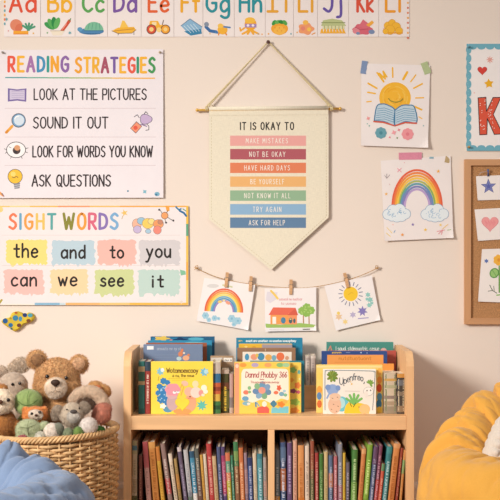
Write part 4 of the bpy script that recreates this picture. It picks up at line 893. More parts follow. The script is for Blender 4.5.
# ------------------------------------------------------------------ books standing spine out
def mute(h):
    c = [int(h[i:i+2], 16) for i in (0, 2, 4)]; g = sum(c)/3
    return '%02X%02X%02X' % tuple(int(min(255, (x*.84+g*.16)*k)) for x, k in zip(c, (.93, .89, .86)))
def spine_book(label, w, h, d, colour, bands=(), title=None, name='book', group=None, hard=True, pages='E9DFCB'):
    """local frame: left front bottom corner at the origin, spine facing -Y"""
    r = root(name, label, 'book', (0, 0, 0), group)
    colour = mute(colour); t = .0016; c = M(colour, .45, .05, 40, spec=.45)
    m = MB()
    m.box((0, .0015, 0), (t, d, h), c); m.box((w-t, .0015, 0), (w, d, h), c)
    n = 6; b = min(.0022, w*.22); out = [(w*i/n, -b*math.sin(PI*i/n)) for i in range(n+1)]; inn = [(w-t, .0022), (t, .0022)]
    m.prism([(x, y, 0) for x, y in out+inn], (0, 0, h), c, True)
    m.build('cover', r, local=True)
    m = MB(); m.box((t+.0002, .0025, .002), (w-t-.0002, d-.003, h-.003), M(pages, .95, .1, 600, 0, 1, 0, 0, .3, (1, 1, .02))); m.build('pages', r, local=True)
    def sf(px, py, hh):     # px across the spine 0..1, py up in metres
        px = min(1, max(0, px)); return (px*w, -b*math.sin(PI*px)-hh, py)
    a = Art(sf, .0002)
    for y0, y1, cc in bands:
        hh = a.H()
        a.mb.add([sf(i/6, y*h, hh) for y in (y0, y1) for i in range(7)], [(i, i+1, i+8, i+7) for i in range(6)], M(mute(cc), .45, .05, 40, spec=.45))
    if bands: a.build('spine_pattern', r).parent = r
    if title:
        cc, y0, y1, wd = title
        a = Art(lambda px, py, hh: (w/2+px, -b*math.sin(PI*(.5+px/w))-hh, py), .0005)
        y = y1*h; rr = random.Random(label)
        while y > y0*h:
            l = rr.choice((.0025, .004, .003)); q = rr.random()
            ww = w*wd
            if q < .25: a.line([(-ww/2, y), (-ww/2, y-l)], w*.09, cc, False); a.line([(-ww/2, y-l), (ww/2, y-l)], w*.09, cc, False)
            elif q < .55: a.line([(-ww/2, y-l*.5), (ww/2, y-l*.5)], w*.12, cc, False)
            else: a.line([(-ww/2, y-l), (ww/2, y-l*.6), (-ww/2, y)], w*.1, cc, False)
            y -= l+.002+(rr.random() < .15)*.004
        a.build('spine_lettering', r)
    return r
TG = 'upright books tucked between the picture books on the display shelf'
def upright(label, x0, x1, ytop, Y, colour, bands=(), title=None, d=.11, zb=ZS, name='book'):
    k = sc(Y); w = (x1-x0)*k; zt = ZC-(ytop-250)*k
    r = spine_book(label, w, zt-zb-.0005, d, colour, bands, title, name, TG); r.location = ((x0-250)*k, Y, zb+.0005)
    return r
upright('teal spined book at the left end of the display shelf', 138.4, 144.8, 361.2, -.285, '2E8C8E', [(.55, .9, 'CDB98A'), (.62, .8, '3F7F6A'), (0, .1, '256F74')])
upright('red spined book with a dark blue top beside the yellow picture book', 145, 150.6, 361.6, -.285, 'B83F3A', [(.82, 1, '2C4A66')], ('F0D8C8', .2, .75, .35))
upright('colourful spined book with orange and green blobs, touching the yellow picture book', 213.2, 220.6, 362.2, -.280, 'F0C94A', [(.78, 1, 'D6CFC8'), (.6, .78, '2F7CB4'), (.38, .6, 'E2683A'), (.44, .52, 'A8452E'), (0, .24, '3E8A4A'), (.08, .16, '2A5F38')])
upright('olive green spined book with a yellow stripe left of the flower picture book', 221.2, 229.2, 369.4, -.262, '56592E', [(.9, 1, 'CFC4B8'), (.55, .7, '7A4A2E'), (.1, .5, '6E7434')], ('E5C44A', .05, .6, .3))
upright('slim mauve and grey spined book touching the flower picture book', 229.5, 233.6, 373.6, -.270, 'C8A8A6', [(0, .4, '8A8488'), (0, .14, 'C9B9AC')])
def lb(a): a.rect(211, 357.6, 222.5, 362.4, 'C9C3BE'); a.rect(223.6, 357.8, 232.4, 361.8, 'EDE8E0'); a.text('nnotu', 213, 221, 361.4, 2, .4, '6A6462'); a.text('nu n', 225, 231.6, 361, 2, .5, '5A5452')
face_book('tan picture book with two pale labels, between the left and middle stacks', 210.4, 233.4, 356, -.176, .014, 'A88B6E', [('title', lb)], ZS, GF)
upright('white magazine standing in the gap on the step, left of two', 305.6, 310.2, 356.2, -.148, 'DDD5D0', [(.85, .95, 'B9AEAA')], ('8E8684', .2, .8, .35), .10, ZR, 'magazine')
upright('pale grey magazine standing in the gap on the step, right of two', 310.6, 315.8, 355.4, -.148, 'C9BFBC', [(.9, 1, 'E8E2DE')], ('8A8080', .15, .75, .35), .10, ZR, 'magazine')
upright('thick pale floral spined book right of the tropical animals book', 384.2, 396.6, 372.8, -.280, 'DDD6C0', [(.0, .18, 'A8A08A'), (.2, .3, 'B8A890'), (.62, .7, 'BFC7A0'), (.36, .44, '9C8F88'), (.8, .86, 'E8B95A')], ('7F8A68', .05, .95, .8))
upright('dark patterned spined book at the right end of the display shelf', 397, 404.8, 373.6, -.285, '4A4644', [(.9, 1, 'E3A64A'), (.7, .84, '6F7A8A'), (.45, .55, '8A7F70'), (.04, .2, '9A8468')], ('D9CDB0', .1, .85, .7))
face_book('orange picture book standing behind the pale floral spine', 377, 394, 364, -.176, .016, 'E89A48', None, ZS, GF)

# ------------------------------------------------------------------ the lower compartments
# x at the spine top, x where it leaves the picture, top, thickness (all picture pixels), colour, bands, lettering colour, short name
LEFT = [
 (132.4, 132.2, 441, 4.9, 'CFC3A4', [(.86, 1, 'B8B48A'), (.9, .95, '4F86A0'), (.0, .62, 'D8CBB4'), (.0, .42, '4F5A2A'), (.45, .6, 'BFAE90')], '8A7A5A', 'cream and olive'),
 (138.8, 138.8, 455.5, 3.6, '8C4F48', [], 'D9A890', 'short brown red'),
 (142.4, 146.4, 442, 5.2, 'E3B0A8', [(.72, 1, 'D4606A')], 'A06A68', 'rose topped pink'),
 (148.2, 153, 442.4, 6.6, 'EFA048', [(.93, 1, 'F3B25A')], 'A8602A', 'thick orange'),
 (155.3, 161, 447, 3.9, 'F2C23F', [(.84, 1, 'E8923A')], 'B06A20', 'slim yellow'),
 (160.2, 168, 444, 4.7, '9A7F7C', [(.45, .62, 'C2424A'), (.0, .3, 'C83A3E')], 'E0D0C8', 'taupe and red'),
 (168, 174.4, 454, 3.7, 'E9DCC6', [(.9, 1, 'F3ECDD')], '7A6A5A', 'cream'),
 (173.6, 178.8, 459, 3.3, 'B89A58', [(.6, .8, 'D89A48'), (0, .3, '8F9460')], '6A5A3A', 'short olive gold'),
 (177, 185, 447.5, 4, '6A5F80', [(.95, 1, 'D8D0D8'), (0, .4, '594E6C')], 'B9AFC8', 'dusty violet'),
 (183.2, 189.6, 450, 4.3, '9AA4B4', [(.5, 1, 'C3CBD6'), (.0, .45, '6F8A78')], '5A6478', 'silver grey'),
 (189.2, 194.4, 451.4, 4.6, 'E4E8EA', [(.5, .94, '3E9ACB'), (.92, 1, '2A5F88')], 'F4F6F8', 'sky blue and white'),
 (194, 199.4, 449, 4.6, '5F6A66', [(.4, .75, '7A5A52'), (0, .35, '6A6A88')], 'C9C0B0', 'grey green'),
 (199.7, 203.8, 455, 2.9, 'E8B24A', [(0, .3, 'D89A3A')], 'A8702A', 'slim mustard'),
 (203, 206.8, 454.4, 3.2, 'E9E0CB', [], 'A89A80', 'ivory'),
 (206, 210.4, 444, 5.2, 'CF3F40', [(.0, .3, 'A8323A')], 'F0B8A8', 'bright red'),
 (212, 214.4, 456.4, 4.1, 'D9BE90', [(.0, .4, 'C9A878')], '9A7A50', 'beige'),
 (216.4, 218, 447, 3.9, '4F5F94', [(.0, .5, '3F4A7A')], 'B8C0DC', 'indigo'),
 (220.4, 220.6, 447, 4.4, '5A4A88', [(.46, .9, 'B4407A'), (.5, .62, 'C83F60')], 'E8B0C8', 'magenta and purple'),
 (225.2, 225.8, 453, 4.5, 'C9C83A', [(.66, 1, 'E87F58'), (.76, .9, '5FA890'), (.0, .3, '9AAE3A')], 'F4F0D0', 'coral and lime'),
 (230.2, 230.4, 455.6, 3, '3F9474', [], 'B8D8C4', 'slim jade'),
 (233.2, 234.2, 442, 4.6, '9A6A4A', [(.74, 1, '3F8F5A'), (.8, .9, '7FB060')], 'E0C8A0', 'green topped brown'),
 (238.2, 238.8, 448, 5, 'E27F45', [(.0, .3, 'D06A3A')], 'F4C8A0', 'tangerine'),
 (243.6, 244, 453, 3.4, 'A88FA4', [(.5, .8, 'C4A0A8')], '6A5A70', 'mauve'),
 (247.4, 247.4, 458, 4.7, '34509C', [(.9, 1, '2A3F80')], 'C8D0EC', 'royal blue'),
 (252.4, 252.4, 453.4, 4.2, 'E6D9BF', [], 'A89878', 'pale sand'),
 (257, 257, 454, 5.3, '4FA8BE', [(.0, .4, 'E0D0A8'), (.94, 1, '3A8FA8')], 'C8E8F0', 'turquoise and cream'),
 (263, 263, 457.6, 3.6, 'B3AEB0', [(.5, .7, 'C8A8A0')], '6A6468', 'light grey'),
]
RIGHT = [
 (275.2, 275.2, 450.4, 4.6, '6F8FA8', [(.3, .46, 'E0A84A'), (.0, .3, '4A3A38')], 'C8D8E0', 'steel blue'),
 (280, 280.6, 442.6, 5.8, '3F5F9A', [(.48, .72, 'B8683F'), (.8, .95, '5A7FB0')], 'D8E0F0', 'rust banded blue'),
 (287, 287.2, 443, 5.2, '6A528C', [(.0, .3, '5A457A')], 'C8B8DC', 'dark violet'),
 (293, 293.2, 440.6, 4.2, 'EBB8A0', [(.0, .3, 'E8C8B4')], '9A5F50', 'salmon pink'),
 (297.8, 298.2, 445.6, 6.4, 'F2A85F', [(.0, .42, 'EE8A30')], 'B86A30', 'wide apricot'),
 (304.9, 305.2, 446, 4.5, 'EDE2D2', [], '8A7A6A', 'off white'),
 (310.4, 310.4, 441, 3.7, '8A6A4A', [(.7, 1, 'A8583F'), (.3, .6, '6A6F4A')], 'D8C8A0', 'tall chestnut'),
 (314.8, 315, 453, 3.9, 'B83F3E', [], 'F0C0B0', 'crimson'),
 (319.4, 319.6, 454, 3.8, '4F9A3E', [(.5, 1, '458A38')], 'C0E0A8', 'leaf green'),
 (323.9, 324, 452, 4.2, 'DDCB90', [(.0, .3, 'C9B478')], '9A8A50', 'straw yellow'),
 (328.7, 328.8, 455.6, 4.3, '5A78A8', [(.6, .78, 'D08A70')], 'C0D0E8', 'peach banded denim blue'),
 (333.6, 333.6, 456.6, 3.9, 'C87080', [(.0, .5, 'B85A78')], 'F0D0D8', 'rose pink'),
 (338, 338, 444.4, 4.6, '8898B4', [(.3, .55, 'A8708A'), (.0, .3, '8A94A8')], 'D8DCE8', 'tall blue grey'),
 (343, 343, 453, 2.6, 'E8C83A', [], 'A88A2A', 'thin lemon'),
 (345.9, 345.7, 462.6, 4, '6F6F88', [], 'C8C8D8', 'short slate'),
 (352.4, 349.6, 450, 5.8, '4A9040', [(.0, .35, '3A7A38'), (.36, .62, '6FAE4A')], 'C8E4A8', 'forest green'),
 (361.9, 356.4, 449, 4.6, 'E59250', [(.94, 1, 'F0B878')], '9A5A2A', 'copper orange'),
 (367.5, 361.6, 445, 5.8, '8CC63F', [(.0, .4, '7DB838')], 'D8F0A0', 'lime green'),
 (374, 367.6, 447, 4.6, '4F6094', [(.8, 1, '6A4A78'), (.0, .3, '3A5F8A')], 'C8D0E8', 'navy and plum'),
 (379.1, 372.8, 446, 3.9, '8A4A70', [(.0, .62, 'C8403E')], 'E8B8C8', 'plum topped red'),
 (381.9, 376.8, 464, 3.4, 'E0604A', [(.9, 1, '5FA070'), (.0, .4, 'C88A4A')], 'F4C8B0', 'short vermilion'),
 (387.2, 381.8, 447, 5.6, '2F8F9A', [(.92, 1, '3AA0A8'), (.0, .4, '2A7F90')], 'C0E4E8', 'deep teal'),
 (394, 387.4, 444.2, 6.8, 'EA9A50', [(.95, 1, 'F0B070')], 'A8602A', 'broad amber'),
 (400.9, 395.4, 448.4, 2.6, 'A8402E', [], 'E0A890', 'narrow brick red'),
 (403.6, 399.4, 450, 2.5, 'E8A85A', [(.72, .88, '8CC07A')], 'A86A30', 'narrow green banded orange'),
]
HS = {}
def row(books, side, xmin, xmax, group):
    Y0 = YF+.022
    n = len(books); prev_b = prev_t = -9; out = []
    for i, (xt, x5, yt, w, col, bands, tc, nm) in enumerate(books):
        Y = Y0+((i*37) % 5)*.0015; k = sc(Y)
        zt = ZC-(yt-250)*k; z5 = ZC-250*k
        Xt, X5, W = (xt-250)*k, (x5-250)*k, w*k*.97
        Xb = Xt+(X5-Xt)*(zt-ZB)/(zt-z5)
        out.append([Xt, Xb, zt, W, Y])
    # keep neighbours from running into each other at their feet
    for i in range(1, n):
        p, q = out[i-1], out[i]
        q[1] = max(q[1], p[1]+p[3]+.0004)
    lim = xmax
    for i in range(n-1, -1, -1):
        q = out[i]; q[1] = min(q[1], lim-q[3]-.0004); lim = q[1]
    for i, (b, q) in enumerate(zip(books, out)):
        Xt, Xb, zt, W, Y = q; nm = b[7]
        a, z = ('between the '+books[i-1][7] if i else 'at the left end beside the '), None
        if i == 0: where = 'at the left end of the lower %s compartment' % side
        elif i == n-1: where = 'at the right end of the lower %s compartment' % side
        else: where = 'in lower %s compartment, right of the %s one' % (side, books[i-1][7])
        lab = '%s book %s' % (nm, where)
        h = (zt-ZB)/math.cos(math.atan2(Xt-Xb, zt-ZB))
        ang = math.atan2(Xt-Xb, zt-ZB)
        o = spine_book(lab, W, h, .20+(i*29 % 5)*.006, b[4], b[5], (b[6], .25+.1*(i % 3), .8+.03*(i % 4), .42), 'book', group)
        o.location = (Xb, Y, ZB+.0006+max(0, W*math.sin(ang))); o.rotation_euler = (0, ang, 0)
row(LEFT, 'left', XL+TH, DX0, 'books packed in the lower left compartment')
row(RIGHT, 'right', DX1, XR-TH, 'books packed in the lower right compartment')

# ------------------------------------------------------------------ soft bodies
def soft(name, parts, mat, parent, voxel=.0035, fur=0, n=0, smooth=6, fmat=None, droop=.35, width=.0007):
    """one continuous plush surface grown round ellipsoids; parts: (px, py, Y, rx, ry, rdepth[, tilt]) in picture pixels"""
    bm = bmesh.new()
    for q in parts:
        px, py, Y, rx, ry, rd = q[:6]; k = sc(Y); c = P(px, py, Y)
        r_ = bmesh.ops.create_icosphere(bm, subdivisions=3, radius=1)
        mt = Matrix.Translation(c) @ Matrix.Rotation(q[6] if len(q) > 6 else 0, 4, 'Y') @ Matrix.Diagonal((rx*k, rd*k, ry*k, 1))
        bmesh.ops.transform(bm, matrix=mt, verts=r_['verts'])
    me = bpy.data.meshes.new(name); bm.to_mesh(me); bm.free()
    tmp = bpy.data.objects.new('tmp', me); COL.objects.link(tmp)
    rm = tmp.modifiers.new('r', 'REMESH'); rm.mode = 'VOXEL'; rm.voxel_size = voxel
    sm = tmp.modifiers.new('s', 'SMOOTH'); sm.factor = .5; sm.iterations = smooth
    dg = bpy.context.evaluated_depsgraph_get(); dg.update()
    em = bpy.data.meshes.new_from_object(tmp.evaluated_get(dg))
    bpy.data.objects.remove(tmp); bpy.data.meshes.remove(me)
    V = np.empty(len(em.vertices)*3); em.vertices.foreach_get('co', V); V = V.reshape(-1, 3)
    F = [tuple(p.vertices) for p in em.polygons]
    m = MB(); m.add(V.tolist(), F, mat, True)
    if fur:
        A = np.array([p.area for p in em.polygons]); C = np.array([tuple(p.center) for p in em.polygons]); Nn = np.array([tuple(p.normal) for p in em.polygons])
        front = Nn[:, 1] < .45
        A = A*front; idx = RNG.choice(len(A), n, p=A/A.sum())
        base = C[idx]+RNG.normal(0, voxel*.45, (n, 3)); nn = Nn[idx]+RNG.normal(0, .38, (n, 3)); nn[:, 2] -= droop
        base -= Nn[idx]*voxel*.3
        nn /= np.linalg.norm(nn, axis=1)[:, None]; L = fur*RNG.uniform(.6, 1.25, (n, 1))
        side = np.cross(nn, RNG.normal(0, 1, (n, 3))); side /= np.linalg.norm(side, axis=1)[:, None]; side *= width
        tip = base+nn*L; tip[:, 2] -= (L*.25)[:, 0]
        vs = np.stack([base-side, base+side, tip], 1).reshape(-1, 3)
        m.add(vs.tolist(), [(3*i, 3*i+1, 3*i+2) for i in range(n)], fmat or mat, False)
    bpy.data.meshes.remove(em)
    return m.build(name, parent)
def eye(parent, px, py, Y, r, name='eye', col='1E1512', off=(1, 1)):
    m = MB(); m.ball(P(px, py, Y), (r*off[0], r*.7, r*off[1]), M(col, .12, spec=.6), 12, 8); return m.build(name, parent)
def seam(parent, pts, w=.0008, col='6A4A36', name='mouth'):
    m = MB(); m.tube([P(*p) for p in pts], w, M(col, .8), 5); return m.build(name, parent)

# ------------------------------------------------------------------ wicker basket
BX, BY, BZ = P(54, 0, -.37).x, -.37, .455
BR_T, BR_B = .200, .150
r = root('wicker_basket', 'round woven wicker basket full of stuffed toys, standing left of the bookshelf', 'basket', (BX, BY, 0))
wk = M('E0B682', .55, .28, 40, .3, 300, 0, 0, .4); wk2 = M('DDB684', .6, .25, 60)
def brad(z):
    t = max(0, min(1, z/BZ)); return BR_B+(BR_T-BR_B)*(t**.8)+.020*math.sin(PI*t)
NS = 38; m = MB(); row_h = .0105; nrow = int((BZ-.012)/row_h)
for k in range(nrow):
    z = .008+k*row_h; pts = []; n = NS*4
    jz = random.uniform(-.0006, .0006); ph = random.uniform(-.1, .1)
    for i in range(n):
        th = 2*PI*i/n; w = math.cos(NS/2*th+PI*(k % 2))
        rr = brad(z)+.0062*w
        pts.append((BX+rr*math.cos(th), BY+rr*math.sin(th), z+jz+.0016*math.sin(3*th+k)+.0007*math.sin(17*th+k*2.3)))
    m.tube(pts, .0052, wk, 6, True, flat=.8)
m.build('woven_wall', r)
for i in range(NS):
    th = 2*PI*i/NS; m = MB() if i == 0 else m
    m.tube([(BX+brad(z)*math.cos(th), BY+brad(z)*math.sin(th), z) for z in np.linspace(.004, BZ, 10)], .0030, wk2, 6)
m.build('stake', r)['kind'] = 'stuff'
m = MB()
for s_ in range(4):
    pts = []; n = 260
    for i in range(n):
        th = 2*PI*i/n; g = 26*th+s_*PI/2
        pts.append((BX+(BR_T+.003+.008*math.cos(g))*math.cos(th), BY+(BR_T+.003+.008*math.cos(g))*math.sin(th), BZ+.003+.0075*math.sin(g)+.008*math.cos(th)))
    m.tube(pts, .0046, wk, 6, True)
m.build('rim', r)
m = MB(); m.tube([(BX, BY, .002), (BX, BY, .010)], BR_B-.004, wk2, 40); m.build('base', r)

# ------------------------------------------------------------------ teddy bear
def teddy():
    TB = plush('D6A875'); r = root('teddy_bear', 'large tan brown teddy bear with a pale muzzle, tallest toy in the basket', 'teddy bear', P(60, 440, -.33), 'stuffed toys in the wicker basket')
    soft('body', [(57, 379, -.33, 22, 21, 18), (57, 386, -.34, 23.4, 15, 17), (58, 410, -.33, 19, 17, 17), (58, 436, -.33, 22, 22, 17), (36.8, 359.4, -.325, 10, 9.8, 5), (79, 363.6, -.325, 9.6, 9.4, 5), (42, 364, -.325, 6, 6, 5), (73.5, 367, -.325, 6, 6, 5), (37, 407, -.35, 7, 13, 7, .5), (78, 404, -.34, 7, 12, 7, -.6)], TB, r, fur=.0085, n=34000)
    for x, y in ((37.2, 359.6), (78.6, 363.6)):
        soft('inner_ear', [(x, y, -.344, 6.4, 6.2, 2.2)], plush('A67C56' if x < 50 else 'D9B08A'), r, .0025, .004, 900)
    mz = soft('muzzle', [(55.8, 387, -.395, 11, 9.4, 7), (55.8, 391, -.39, 9.4, 7, 7)], plush('F0DECA'), r, .003, .0045, 5000)
    m = MB(); m.ball(P(55.4, 382.6, -.421), (.0150, .008, .0105), M('3A261C', .6, bump=.2, bscale=500)); m.ball(P(55.4, 385, -.421), (.007, .006, .006), M('3A261C', .6)); m.build('nose', mz)
    seam(mz, [(55.4, 386, -.424), (55.4, 390, -.424)]); seam(mz, [(51, 391.6, -.416), (53, 392.4, -.422), (55.4, 390, -.424), (58, 392.2, -.422), (60, 391.2, -.416)])
    eye(r, 47.2, 376.4, -.388, .0062); eye(r, 66.2, 378, -.388, .0062)
    return r
teddy()
GP = 'stuffed toys in the wicker basket'
# grey elephant-like toy at the back left
r = root('plush_elephant', 'grey plush animal with fluffy light ears at the back left of the basket', 'stuffed toy', P(12, 440, -.27), GP)
g = plush('C4B09E')
soft('body', [(13, 386, -.27, 15, 14, 12), (13, 397, -.28, 9, 9, 9), (14, 425, -.26, 16, 22, 11)], g, r, fur=.004, n=7000)
soft('ear', [(21, 364.5, -.235, 9, 7.6, 4), (14, 367, -.235, 6, 5, 4)], plush('E0CDB8'), r, fur=.007, n=4000); soft('ear', [(1, 373, -.235, 7, 7.6, 4)], plush('DCC8B4'), r, fur=.007, n=2500)
eye(r, 12.6, 384.4, -.311, .0052); eye(r, 19.6, 383.4, -.308, .0052)
# cream faced brown bear, left edge
r = root('plush_monkey', 'brown plush animal with a cream face, leftmost of the toys in the basket', 'stuffed toy', P(3, 450, -.42), GP)
soft('body', [(3, 424, -.42, 13, 16, 12), (-2, 402, -.415, 12, 14, 9), (14.5, 428, -.42, 5.5, 9, 6, .3), (2, 388, -.41, 6, 4.4, 4)], plush('B57A42'), r, fur=.005, n=9000)
f = soft('face', [(3.4, 401, -.44, 10.4, 12.6, 8, -.3), (0, 408, -.45, 8, 6, 8)], plush('EDDCC6'), r, fur=.004, n=5000)
eye(f, 8.4, 400, -.468, .0062); m = MB(); m.ball(P(0, 402, -.476), (.010, .006, .007), M('5A3A2A', .4)); m.build('nose', f)
# green turtle-like ball
r = root('plush_turtle', 'bright green domed plush with a stitched mouth line, beside the teddy bear', 'stuffed toy', P(28, 440, -.40), GP)
soft('body', [(28.5, 401, -.405, 14.2, 12, 11), (28, 407, -.41, 13, 8, 11), (28, 428, -.37, 13, 16, 7)], plush('94AA6A'), r, fur=.003, n=6000)
seam(r, [(18, 401, -.438), (22, 404.6, -.444), (28, 405.6, -.446), (33, 403.6, -.443), (38, 399.6, -.436)], .0011, '4F6A34', 'mouth'); seam(r, [(28, 405.6, -.446), (27, 397, -.444), (29, 391, -.436)], .0009, '5A7A3C', 'seam')
# orange cub
r = root('plush_cub', 'orange plush cub with a pale face mask in the middle of the basket', 'stuffed toy', P(35, 442, -.45), GP)
soft('body', [(35, 415, -.455, 12.6, 8.8, 9), (35, 428, -.43, 11, 12, 8), (25.5, 409.5, -.45, 3.4, 3.6, 2.4), (44.5, 409, -.45, 3.2, 3.4, 2.4)], plush('DC8A48'), r, fur=.004, n=6000)
f = soft('face', [(35.6, 414.6, -.478, 7.6, 5.2, 4, .1)], plush('E2D2C2'), r, .0025, .003, 1600)
eye(f, 31.8, 413.6, -.490, .0048); eye(f, 39.6, 412.2, -.490, .0048); m = MB(); m.ball(P(36.2, 415.4, -.493), (.0052, .004, .0042), M('4A2F22', .4)); m.build('nose', f); seam(f, [(33, 418.4, -.491), (36, 419.4, -.492), (39, 417.8, -.490)])
# pale green round
r = root('plush_frog', 'pale green round plush resting low against the basket rim', 'stuffed toy', P(29, 448, -.50), GP)
soft('body', [(28.5, 430, -.503, 13, 11, 9), (28, 436, -.503, 12, 8, 9), (44.6, 425.6, -.50, 4.6, 4.6, 4.6)], plush('B7BE98'), r, fur=.0035, n=6500)
seam(r, [(28.5, 421, -.530), (27, 428, -.535), (29, 436, -.534)], .0009, '7A8460', 'seam'); seam(r, [(20, 427, -.527), (27, 428, -.535), (36, 424.6, -.525)], .0009, '7A8460', 'seam')
def plain_ball(name, label, px, py, Y, rx, ry, col, more=()):
    r = root(name, label, 'stuffed toy', P(px, py+ry, Y), GP)
    soft('body', [(px, py, Y, rx, ry, (rx+ry)/2)]+list(more), plush(col), r, .003, .003, 3000); return r
plain_ball('plush_ball', 'cream white plush ball at the front of the basket, right of the pale green toy', 52, 431.6, -.515, 8.2, 8.6, 'E6D9CC')
plain_ball('plush_ball', 'small pale grey plush ball at the front rim, right of the pale green toy', 40.6, 437, -.528, 5.8, 5.4, 'D3CFC0')
plain_ball('plush_ball', 'small dusty pink plush ball at the front left rim of the basket', 22.5, 440, -.535, 5.6, 5, 'B9606A')
# grey puppy
r = root('plush_puppy', 'grey plush puppy with drooping ears and a dark nose in front of the teddy bear', 'stuffed toy', P(72, 445, -.46), GP)
g = plush('C9B8A4')
soft('body', [(72, 416, -.46, 11.6, 10.6, 9), (72, 411, -.455, 9.6, 8.6, 8), (71, 434, -.44, 13, 12, 9)], g, r, fur=.0045, n=7000)
soft('ear', [(56.8, 412.4, -.452, 5.6, 8.2, 3.4, .35)], plush('AE9C8A'), r, fur=.004, n=2200); soft('ear', [(84.6, 407.4, -.452, 5.4, 6.6, 3.4, -.5)], plush('AE9C8A'), r, fur=.004, n=2200)
mz = soft('muzzle', [(73.4, 416.6, -.488, 6.6, 5.6, 4.4)], plush('CBC3BA'), r, .0028, .0035, 1800)
m = MB(); m.ball(P(73.6, 411.6, -.498), (.0115, .006, .0068), M('4B4340', .55)); m.build('nose', mz)
eye(r, 67, 409.4, -.486, .003); eye(r, 79.4, 408.2, -.484, .003)
for x, y, q, c_, lb_ in ((58.4, 429, 5.6, '7F8070', 'grey green paw'), (68, 434.4, 6, '7C8568', 'sage green paw'), (78.4, 433, 5.8, '6F8A48', 'green paw')):
    soft('paw', [(x, y, -.517, q, q*1.15, q)], plush(c_), r, .0028, .003, 1400)['label'] = lb_
plain_ball('plush_ball', 'off white plush ball at the right of the basket, beside the grey puppy', 88.6, 426, -.50, 9, 8.8, 'DDD2CB')
plain_ball('plush_ball', 'small bright green plush at the right rim of the basket under the red tail tip', 99.2, 431, -.47, 5.8, 5, '4F8A3C')
# long curved toy
r = root('plush_snake', 'long curved beige plush toy with a red tip, right side of the basket', 'stuffed toy', P(95, 440, -.36), GP)
path = crom([(74, 399, -.38), (80, 393.5, -.385), (88, 391.5, -.385), (95.5, 393, -.385), (101.5, 399, -.385), (104.4, 407, -.39)], 3)
soft('body', [(x, y, Y, 6.4, 6.4, 6.2) for x, y, Y in path]+[(74, 412, -.36, 8, 14, 7)], plush('D0B59C'), r, fur=.004, n=7500)
soft('tail_tip', [(101.4, 414.6, -.41, 9.4, 8.6, 7.6, .2), (103.4, 409, -.40, 8.2, 7, 6.6)], plush('C47E68'), r, fur=.0045, n=4000)['label'] = 'reddish tail tip'
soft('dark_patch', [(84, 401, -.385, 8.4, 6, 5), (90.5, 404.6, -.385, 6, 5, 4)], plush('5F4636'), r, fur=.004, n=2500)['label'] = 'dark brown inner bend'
# duck
r = root('plush_duck', 'small tan plush duck lying on the curved tail at the back right of the basket', 'stuffed toy', P(99, 402, -.30), GP)
soft('body', [(95.4, 387.4, -.325, 8.4, 6.8, 6), (103, 391, -.325, 8.4, 7, 6, .4), (100, 398, -.30, 8, 8, 6)], plush('C4925C'), r, fur=.004, n=4500)
soft('beak', [(98.6, 387.6, -.352, 3.4, 2.2, 3, .5)], plush('C46A34'), r, .0022, .002, 500)['label'] = 'orange beak'
# hidden bulk of toys lower in the basket: soft filling that carries the toys in view
m = MB(); m.ball((BX, BY, .225), (.145, .145, .12), plush('A89078'), 32, 16); o = m.build('toy_cushion', None)
tag(o, 'plain beige stuffed cushion deep in the wicker basket, under the plush toys', 'stuffed toy', GP)

